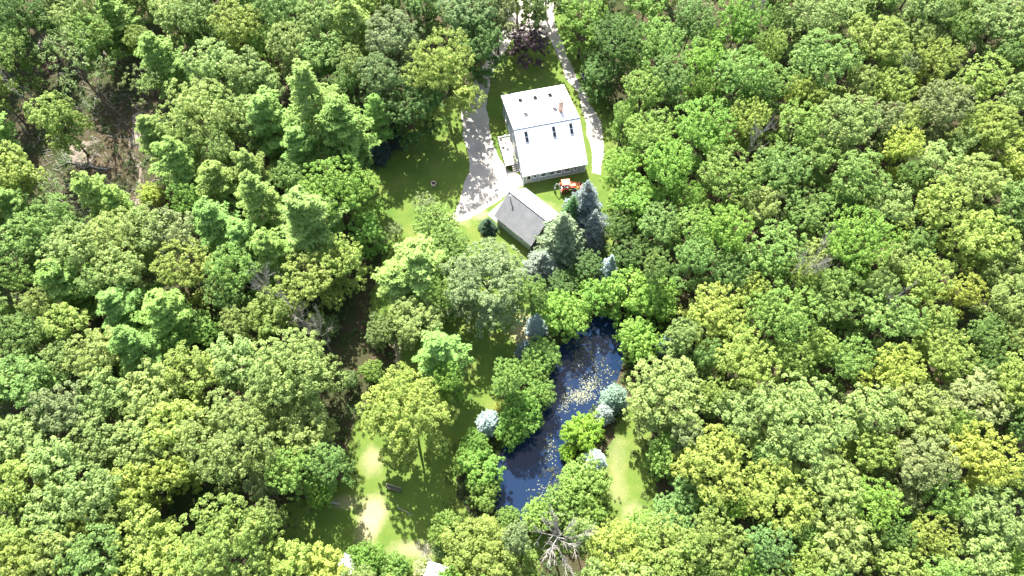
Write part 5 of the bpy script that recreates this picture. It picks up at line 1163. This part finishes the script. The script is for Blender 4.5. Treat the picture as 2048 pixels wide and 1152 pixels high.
MB().lathe([(0.17,-0.015),(0.19,0.0),(0.17,0.015),(0.15,0.0)], (0.22, 0, 1.42), 14).build('steering_wheel', BLACK, tr); MB().tube([(0.4,0,1.1),(0.22,0,1.42)], 0.025, 6).build('steering_column', DARKF, tr)
for x, y in ((-0.75, 0.5), (-0.75, -0.5), (0.42, 0.5), (0.42, -0.5)): MB().box(x-0.035, x+0.035, y-0.035, y+0.035, 0.85, 2.3).build('canopy_post', DARKF, tr)
MB().cham(-0.95, 0.62, -0.68, 0.68, 2.3, 2.42, 0.05).build('canopy', ORANGE, tr)
for s in (-1, 1):
    ar = MB().tube([(0.35, s*0.5, 1.25), (1.1, s*0.55, 1.38), (1.9, s*0.58, 1.0), (2.45, s*0.58, 0.42)], 0.075, 6).build('loader_arm', ORANGE, tr)
    MB().tube([(0.75, s*0.52, 0.75), (1.7, s*0.57, 1.0)], 0.04, 6).build('hydraulic_ram', GREYM, ar); MB().box(0.3, 0.42, s*0.5-0.05, s*0.5+0.05, 0.5, 1.3).build('tower', ORANGE, ar)
MB().tube([(2.1, -0.58, 0.78), (2.1, 0.58, 0.78)], 0.05, 6).build('cross_tube', ORANGE, tr)
b = MB(); b.box(2.42, 2.46, -0.88, 0.88, 0.12, 0.68); b.box(2.465, 3.15, -0.88, 0.88, 0.1, 0.14)
for s in (-1, 1): b.hexa([(2.465, s*0.88-0.02, 0.142), (3.1, s*0.88-0.02, 0.142), (3.1, s*0.88+0.02, 0.142), (2.465, s*0.88+0.02, 0.142), (2.465, s*0.88-0.02, 0.68), (2.6, s*0.88-0.02, 0.68), (2.6, s*0.88+0.02, 0.68), (2.465, s*0.88+0.02, 0.68)])
b.build('bucket', RED, tr)
bh = MB().box(-1.15, -0.75, -0.5, 0.5, 0.4, 0.9).build('backhoe_frame', GREYM, tr)
MB().tube([(-1.05, 0, 0.85), (-1.35, 0.02, 1.75), (-1.75, 0.05, 2.15)], [0.12, 0.11, 0.09], 6).build('boom', GREYM, bh); MB().tube([(-1.75, 0.06, 2.15), (-2.05, 0.1, 1.35), (-2.0, 0.12, 0.75)], [0.09, 0.08, 0.06], 6).build('dipper', GREYM, bh)
MB().tube([(-1.0, 0.12, 1.15), (-1.45, 0.12, 1.85)], 0.05, 6).build('hydraulic_ram', GREYM, bh)
MB().hexa([(-2.2,-0.12,0.35),(-1.8,-0.12,0.35),(-1.8,0.34,0.35),(-2.2,0.34,0.35),(-2.1,-0.12,0.8),(-1.85,-0.12,0.8),(-1.85,0.34,0.8),(-2.1,0.34,0.8)]).build('digging_bucket', DARKF, bh)
for s in (-1, 1): MB().tube([(-1.0, s*0.45, 0.7), (-1.05, s*1.0, 0.95), (-1.05, s*1.12, 0.08)], 0.05, 6).build('stabiliser', GREYM, bh)
MB().cham(-1.2, -0.9, -0.2, 0.2, 0.95, 1.1, 0.03).build('operator_seat', BLACK, bh)

# ---------------------------------------------------------------- small things in the yard
x, y = ground(868, 372)
bb = empty('bird_bath', (x, y, 0.004), 0, 'round pinkish stone bird bath on the shaded lawn', 'bird bath')
MB().lathe([(0.26,0),(0.26,0.06),(0.14,0.12),(0.1,0.4),(0.13,0.62),(0.2,0.7)], n=16).build('pedestal', STONE, bb, True)
MB().lathe([(0.15,0.69),(0.42,0.78),(0.5,0.88),(0.47,0.89),(0.36,0.82),(0.1,0.78)], n=24).build('bowl', STONE, bb, True); MB().lathe([(0.36,0.83),(0.36,0.835)], n=20).build('bowl_water', GLASS, bb)
tl = empty('trailer', (14.3, 96.6, 0.012), 0.35, 'small dark utility trailer in the shade beside the lane', 'trailer')
MB().box(-0.6, 0.6, -0.9, 0.9, 0.5, 0.55).build('bed', DARKF, tl)
for a in ((-0.62,-0.585,-0.9,0.9,0.5,0.85), (0.585,0.62,-0.9,0.9,0.5,0.85), (-0.58,0.58,0.87,0.9,0.552,0.85), (-0.58,0.58,-0.9,-0.87,0.552,0.85)): MB().box(*a).build('side_board', GREYM, tl)
for s in (-1, 1):
    w_ = MB().lathe([(0.12,-0.08),(0.28,-0.08),(0.3,0),(0.28,0.08),(0.12,0.08)], (s*0.74, 0, 0.3), 16, 'x').build('wheel', BLACK, tl)
MB().tube([(0, -0.9, 0.5), (0, -1.9, 0.35)], 0.04, 6).build('drawbar', GREYM, tl)
bn = empty('bench', (*ground(788, 978), 0.004), -0.28, 'long dark timber bench in the lower clearing at the edge of the oak shadow', 'bench')
for i in range(3): MB().box(-1.15, 1.15, -0.25+i*0.17, -0.1+i*0.17, 0.42, 0.46).build('seat_plank', OWOOD, bn)
for i in range(2): MB().box(-1.15, 1.15, 0.26+0.02*i, 0.29+0.02*i, 0.58+i*0.18, 0.72+i*0.18).build('back_plank', WOODP if i else OWOOD, bn)
for x in (-0.95, 0.95): MB().box(x-0.05, x+0.05, -0.22, 0.24, 0, 0.418).build('leg', OWOOD, bn); MB().box(x-0.04, x+0.04, 0.295, 0.335, 0.4, 0.92).build('back_post', OWOOD, bn)
def log(a, b, r0, r1, label, material=DEADW, name='fallen_trunk', twigs=0, seed=1):
    r = np.random.default_rng(seed); t = empty(name, (a[0], a[1], r0*0.9), math.atan2(b[1]-a[1], b[0]-a[0]), label, 'log', 'fallen wood'); L = math.hypot(b[0]-a[0], b[1]-a[1])
    MB().tube([(L*i/5, r.normal(0, 0.03*L/5), r.uniform(0, 0.06)) for i in range(6)], [r0+(r1-r0)*i/5 for i in range(6)], 8).build('trunk', material, t)
    for i in range(twigs):
        s = L*r.uniform(0.25, 1.0); a_ = r.choice([-1, 1])*r.uniform(0.4, 1.1); q = r.uniform(0.8, 2.4); el = r.uniform(0.05, 0.5); m = MB()
        e = np.array([s+q*math.cos(a_), q*math.sin(a_), q*el]); m.tube([(s, 0, 0.05), (np.array([s, 0, 0.05])+e)/2+r.normal(0, 0.1, 3), e], [0.05, 0.035, 0.012], 5, False)
        for j in range(3):
            f = np.array([s, 0, 0.05])*(1-0.3*j-0.2)+e*(0.3*j+0.2); m.tube([f, f+np.array([math.cos(a_+r.normal(0, 0.6)), math.sin(a_+r.normal(0, 0.6)), r.uniform(0, 0.4)])*q*0.4], [0.02, 0.006], 4, False)
        m.build('branch', material, t)
log(ground(795, 1015), ground(827, 1031), 0.07, 0.05, 'thin pale pole lying in the oak shadow of the lower clearing', DEADW, 'pole')
log(ground(680, 1008), ground(612, 994), 0.16, 0.09, 'bare log lying in the dark left part of the lower clearing', DEADW, 'log', 3, 3)
log(ground(215, 340), ground(130, 325), 0.16, 0.05, 'bleached fallen tree on bare soil in the upper left woods', DEADW, 'fallen_tree', 14, 4)
log(ground(215, 352), ground(120, 374), 0.13, 0.04, 'slender bleached fallen trunk just below the larger fallen tree', DEADW, 'fallen_tree', 12, 5)
log(ground(210, 112), ground(190, 128), 0.14, 0.1, 'short dark log at the tip of the pale sandy patch', OWOOD, 'log', 0, 6)
log(ground(1575, 582), ground(1640, 535), 0.15, 0.08, 'long grey trunk fallen across a gap in the eastern woods', DEADW, 'fallen_tree', 6, 7)
log(ground(10, 395), ground(55, 440), 0.14, 0.05, 'bleached fallen tree close to the western edge of the woods', DEADW, 'fallen_tree', 10, 8)
for i, (a, b) in enumerate((((262,272),(175,150)), ((262,262),(205,165)), ((268,268),(215,150)), ((318,268),(300,190)), ((312,262),(288,195)), ((57,268),(0,200)), ((75,225),(10,140)), ((72,205),(20,128)), ((85,250),(35,180)))):
    x, y = ground(*a); p = empty('bare_tree', (x, y, -0.05), 0, ['slender bare trunk, lowest of the leaning bundle in the upper left woods', 'slender bare trunk in the middle of the upper left bundle', 'slender bare trunk, topmost of the bundle in the upper left woods', 'dark thin trunk beneath the wispy small maple', 'second dark thin trunk beneath the wispy small maple', 'pale bare trunk at the upper left edge, lowest of four', 'pale bare trunk at the upper left edge, topmost of four', 'pale bare trunk at the upper left edge, second from the top', 'pale bare trunk at the upper left edge, third from the top'][i], 'tree', 'bare trunks in the upper left woods')
    h = [13, 13, 13, 9, 8, 14, 15, 14, 13][i]; r = np.random.default_rng(900+i)
    q = [(r.normal(0, 0.1)+r.normal(0, 0.15)*k, r.normal(0, 0.1)*k, h*k/5) for k in range(6)]; q[0] = (0, 0, 0)
    MB().tube(q, [0.13*(1-0.12*k) for k in range(6)], 6).build('trunk', BARK if i < 5 else DEADW, p)
    m = MB()
    for k in range(7):
        s = np.array(q[3])+(np.array(q[5])-np.array(q[3]))*k/6; a_ = k*2.4; m.tube([s, s+np.array([math.cos(a_), math.sin(a_), 0.5])*r.uniform(0.5, 1.3)], [0.03, 0.008], 4, False)
    m.build('branch', BARK if i < 5 else DEADW, p)

# ---------------------------------------------------------------- undergrowth, water plants
lawn_a = np.array(LAWN); drive_a = np.array(DRIVE)
def scatter(n, x0, x1, y0, y1): return rng.uniform(x0, x1, n), rng.uniform(y0, y1, n)
x, y = scatter(9000, -100, 100, 4, 125)
ok = (np.abs(x) < 62+y*0.40) & ~inside(x, y, lawn_a) & ~inside(x, y, drive_a) & ~inside(x, y, offset_poly(POND, 0.6))
x = x[ok]; y = y[ok]; c = np.stack([x, y, np.full(len(x), 0.25)], -1)
pos, nor, tan, l, w = clumps(rng, c, np.repeat(UP[None], len(c), 0), 14, rng.uniform(0.3, 0.9, len(c)), 0.5, 0.9, 0.3, 0.17, 0.5)
u = link('undergrowth', leaf_mesh('undergrowth', pos, nor, tan, l, w, LEAF)); u.color = (0.08, 0.15, 0.04, 1); tag(u, 'low green undergrowth covering the forest floor', 'undergrowth', kind='stuff')
# brushwood left on the bare soil in the upper left woods
m = MB()
for i in range(900):
    px = rng.uniform(70, 320); py = rng.uniform(60, 440); bx, by = ground(px, py); a_ = rng.normal(-0.7, 0.7); L = rng.uniform(0.5, 2.6); rr = rng.uniform(0.015, 0.045); zz = rng.uniform(0.03, 0.3)
    m.tube([(bx, by, zz), (bx+math.cos(a_)*L*0.5, by+math.sin(a_)*L*0.5, zz+rng.uniform(0, 0.25)), (bx+math.cos(a_)*L, by+math.sin(a_)*L, zz+rng.uniform(-0.02, 0.3))], [rr, rr*0.8, rr*0.3], 4, False)
o = m.build('brushwood', DEADW); tag(o, 'pale brushwood strewn over the bare soil', 'brushwood', kind='stuff')
# rough grass and weeds along the lawn edges and the water
P_ = wobble(LAWN, 0.25, 0.55, 77); P2 = np.array(wobble(offset_poly(POND, 0.9), 0.16, 0.3, 78)); P_ = np.concatenate([P_, P2, P2+rng.normal(0, 0.4, P2.shape)])
c = np.concatenate([P_, np.full((len(P_), 1), 0.1)], 1); c[:, :2] += rng.normal(0, 0.25, (len(c), 2))
pos, nor, tan, l, w = clumps(rng, c, np.repeat(UP[None], len(c), 0), 12, rng.uniform(0.15, 0.4, len(c)), 1.0, 1.2, 0.3, 0.09, 0.7)
u = link('weeds', leaf_mesh('weeds', pos, nor, tan, l, w, LEAF)); u.color = (0.12, 0.17, 0.05, 1); tag(u, 'rough grass and weeds along the lawn edges and pond bank', 'weeds', kind='stuff')
PAD = plain('lily_pads', (0.17, 0.18, 0.10), 0.45, var=0.35, scale=1.5)
m = MB(); tot = 0
for (px, py, sx, sy, n) in ((1160,792,1.1,0.65,300), (1180,768,0.9,0.9,190), (1158,725,0.6,1.4,60), (1208,742,1.0,1.2,50), (1102,895,0.5,1.6,50), (1085,985,1.2,0.8,40), (1128,805,0.5,1.0,80)):
    cx, cy = ground(px, py)
    xs = rng.normal(cx, sx, n); ys = rng.normal(cy, sy, n); ok = inside(xs, ys, POND_A)
    for x, y in zip(xs[ok], ys[ok]):
        r = rng.uniform(0.05, 0.11); a0 = rng.uniform(0, 6.28); z = -0.2125+rng.uniform(0, 0.004); tlt = rng.normal(0, 0.03, 2); b0 = len(m.v)
        q = [(x+r*math.cos(a0+k*0.95), y+r*math.sin(a0+k*0.95), z+tlt[0]*r*math.cos(a0+k*0.95)*3) for k in range(7)]+[(x, y, z)]
        m.add(q, [tuple(range(8))])
o = m.build('lily_pads', PAD); tag(o, 'pale lily pads floating in drifts on the pond', 'lily pads', kind='stuff')
c = []
for (px, py, sx, sy, n) in ((1205,745,1.8,2.2,60), (1170,720,1.6,2.0,40), (1095,900,0.8,2.6,45), (1110,955,0.9,1.2,30), (1150,690,2.2,1.0,40), (1120,790,1.0,1.5,24)):
    cx, cy = ground(px, py); q = np.stack([rng.normal(cx, sx, n), rng.normal(cy, sy, n), np.full(n, -0.2)], -1); c.append(q[inside(q[:, 0], q[:, 1], POND_A)])
c = np.concatenate(c)
pos, nor, tan, l, w = clumps(rng, c, np.repeat(UP[None], len(c), 0), 9, rng.uniform(0.15, 0.45, len(c)), 1.0, 1.3, 0.4, 0.035, 0.9)
u = link('pond_weed', leaf_mesh('pond_weed', pos, nor, tan, l, w, LEAF)); u.color = (0.16, 0.17, 0.07, 1); tag(u, 'thin reedy pond weed standing out of the water', 'pond weed', kind='stuff')

# dark car, half under the trees where the drive leaves the picture
car = empty('car', (*ground(1016, 2), 0.012), 0.1, 'dark car standing at the top of the drive, cut by the top edge', 'car')
CARP = plain('black_car_paint', (0.012, 0.013, 0.016), 0.25, 0.0, 0.1, 2)
b = MB(); b.cham(-0.88, 0.88, -2.1, 2.1, 0.32, 0.92, 0.12); b.build('body', CARP, car)
MB().hexa([(-0.8,-1.5,0.92),(0.8,-1.5,0.92),(0.8,1.1,0.92),(-0.8,1.1,0.92),(-0.62,-1.1,1.42),(0.62,-1.1,1.42),(0.62,0.5,1.42),(-0.62,0.5,1.42)]).build('cabin', GLASS, car)
MB().cham(-0.63, 0.63, -1.12, 0.52, 1.421, 1.46, 0.02).build('roof', CARP, car)
for sx_ in (-1, 1):
    for yy in (-1.3, 1.3): MB().lathe([(0.15,-0.1),(0.31,-0.1),(0.33,0),(0.31,0.1),(0.15,0.1)], (sx_*0.8, yy, 0.33), 18, 'x').build('wheel', BLACK, car)
    MB().box(sx_*0.65-0.16, sx_*0.65+0.16, -2.115, -2.09, 0.62, 0.76).build('headlight', WHITE, car)
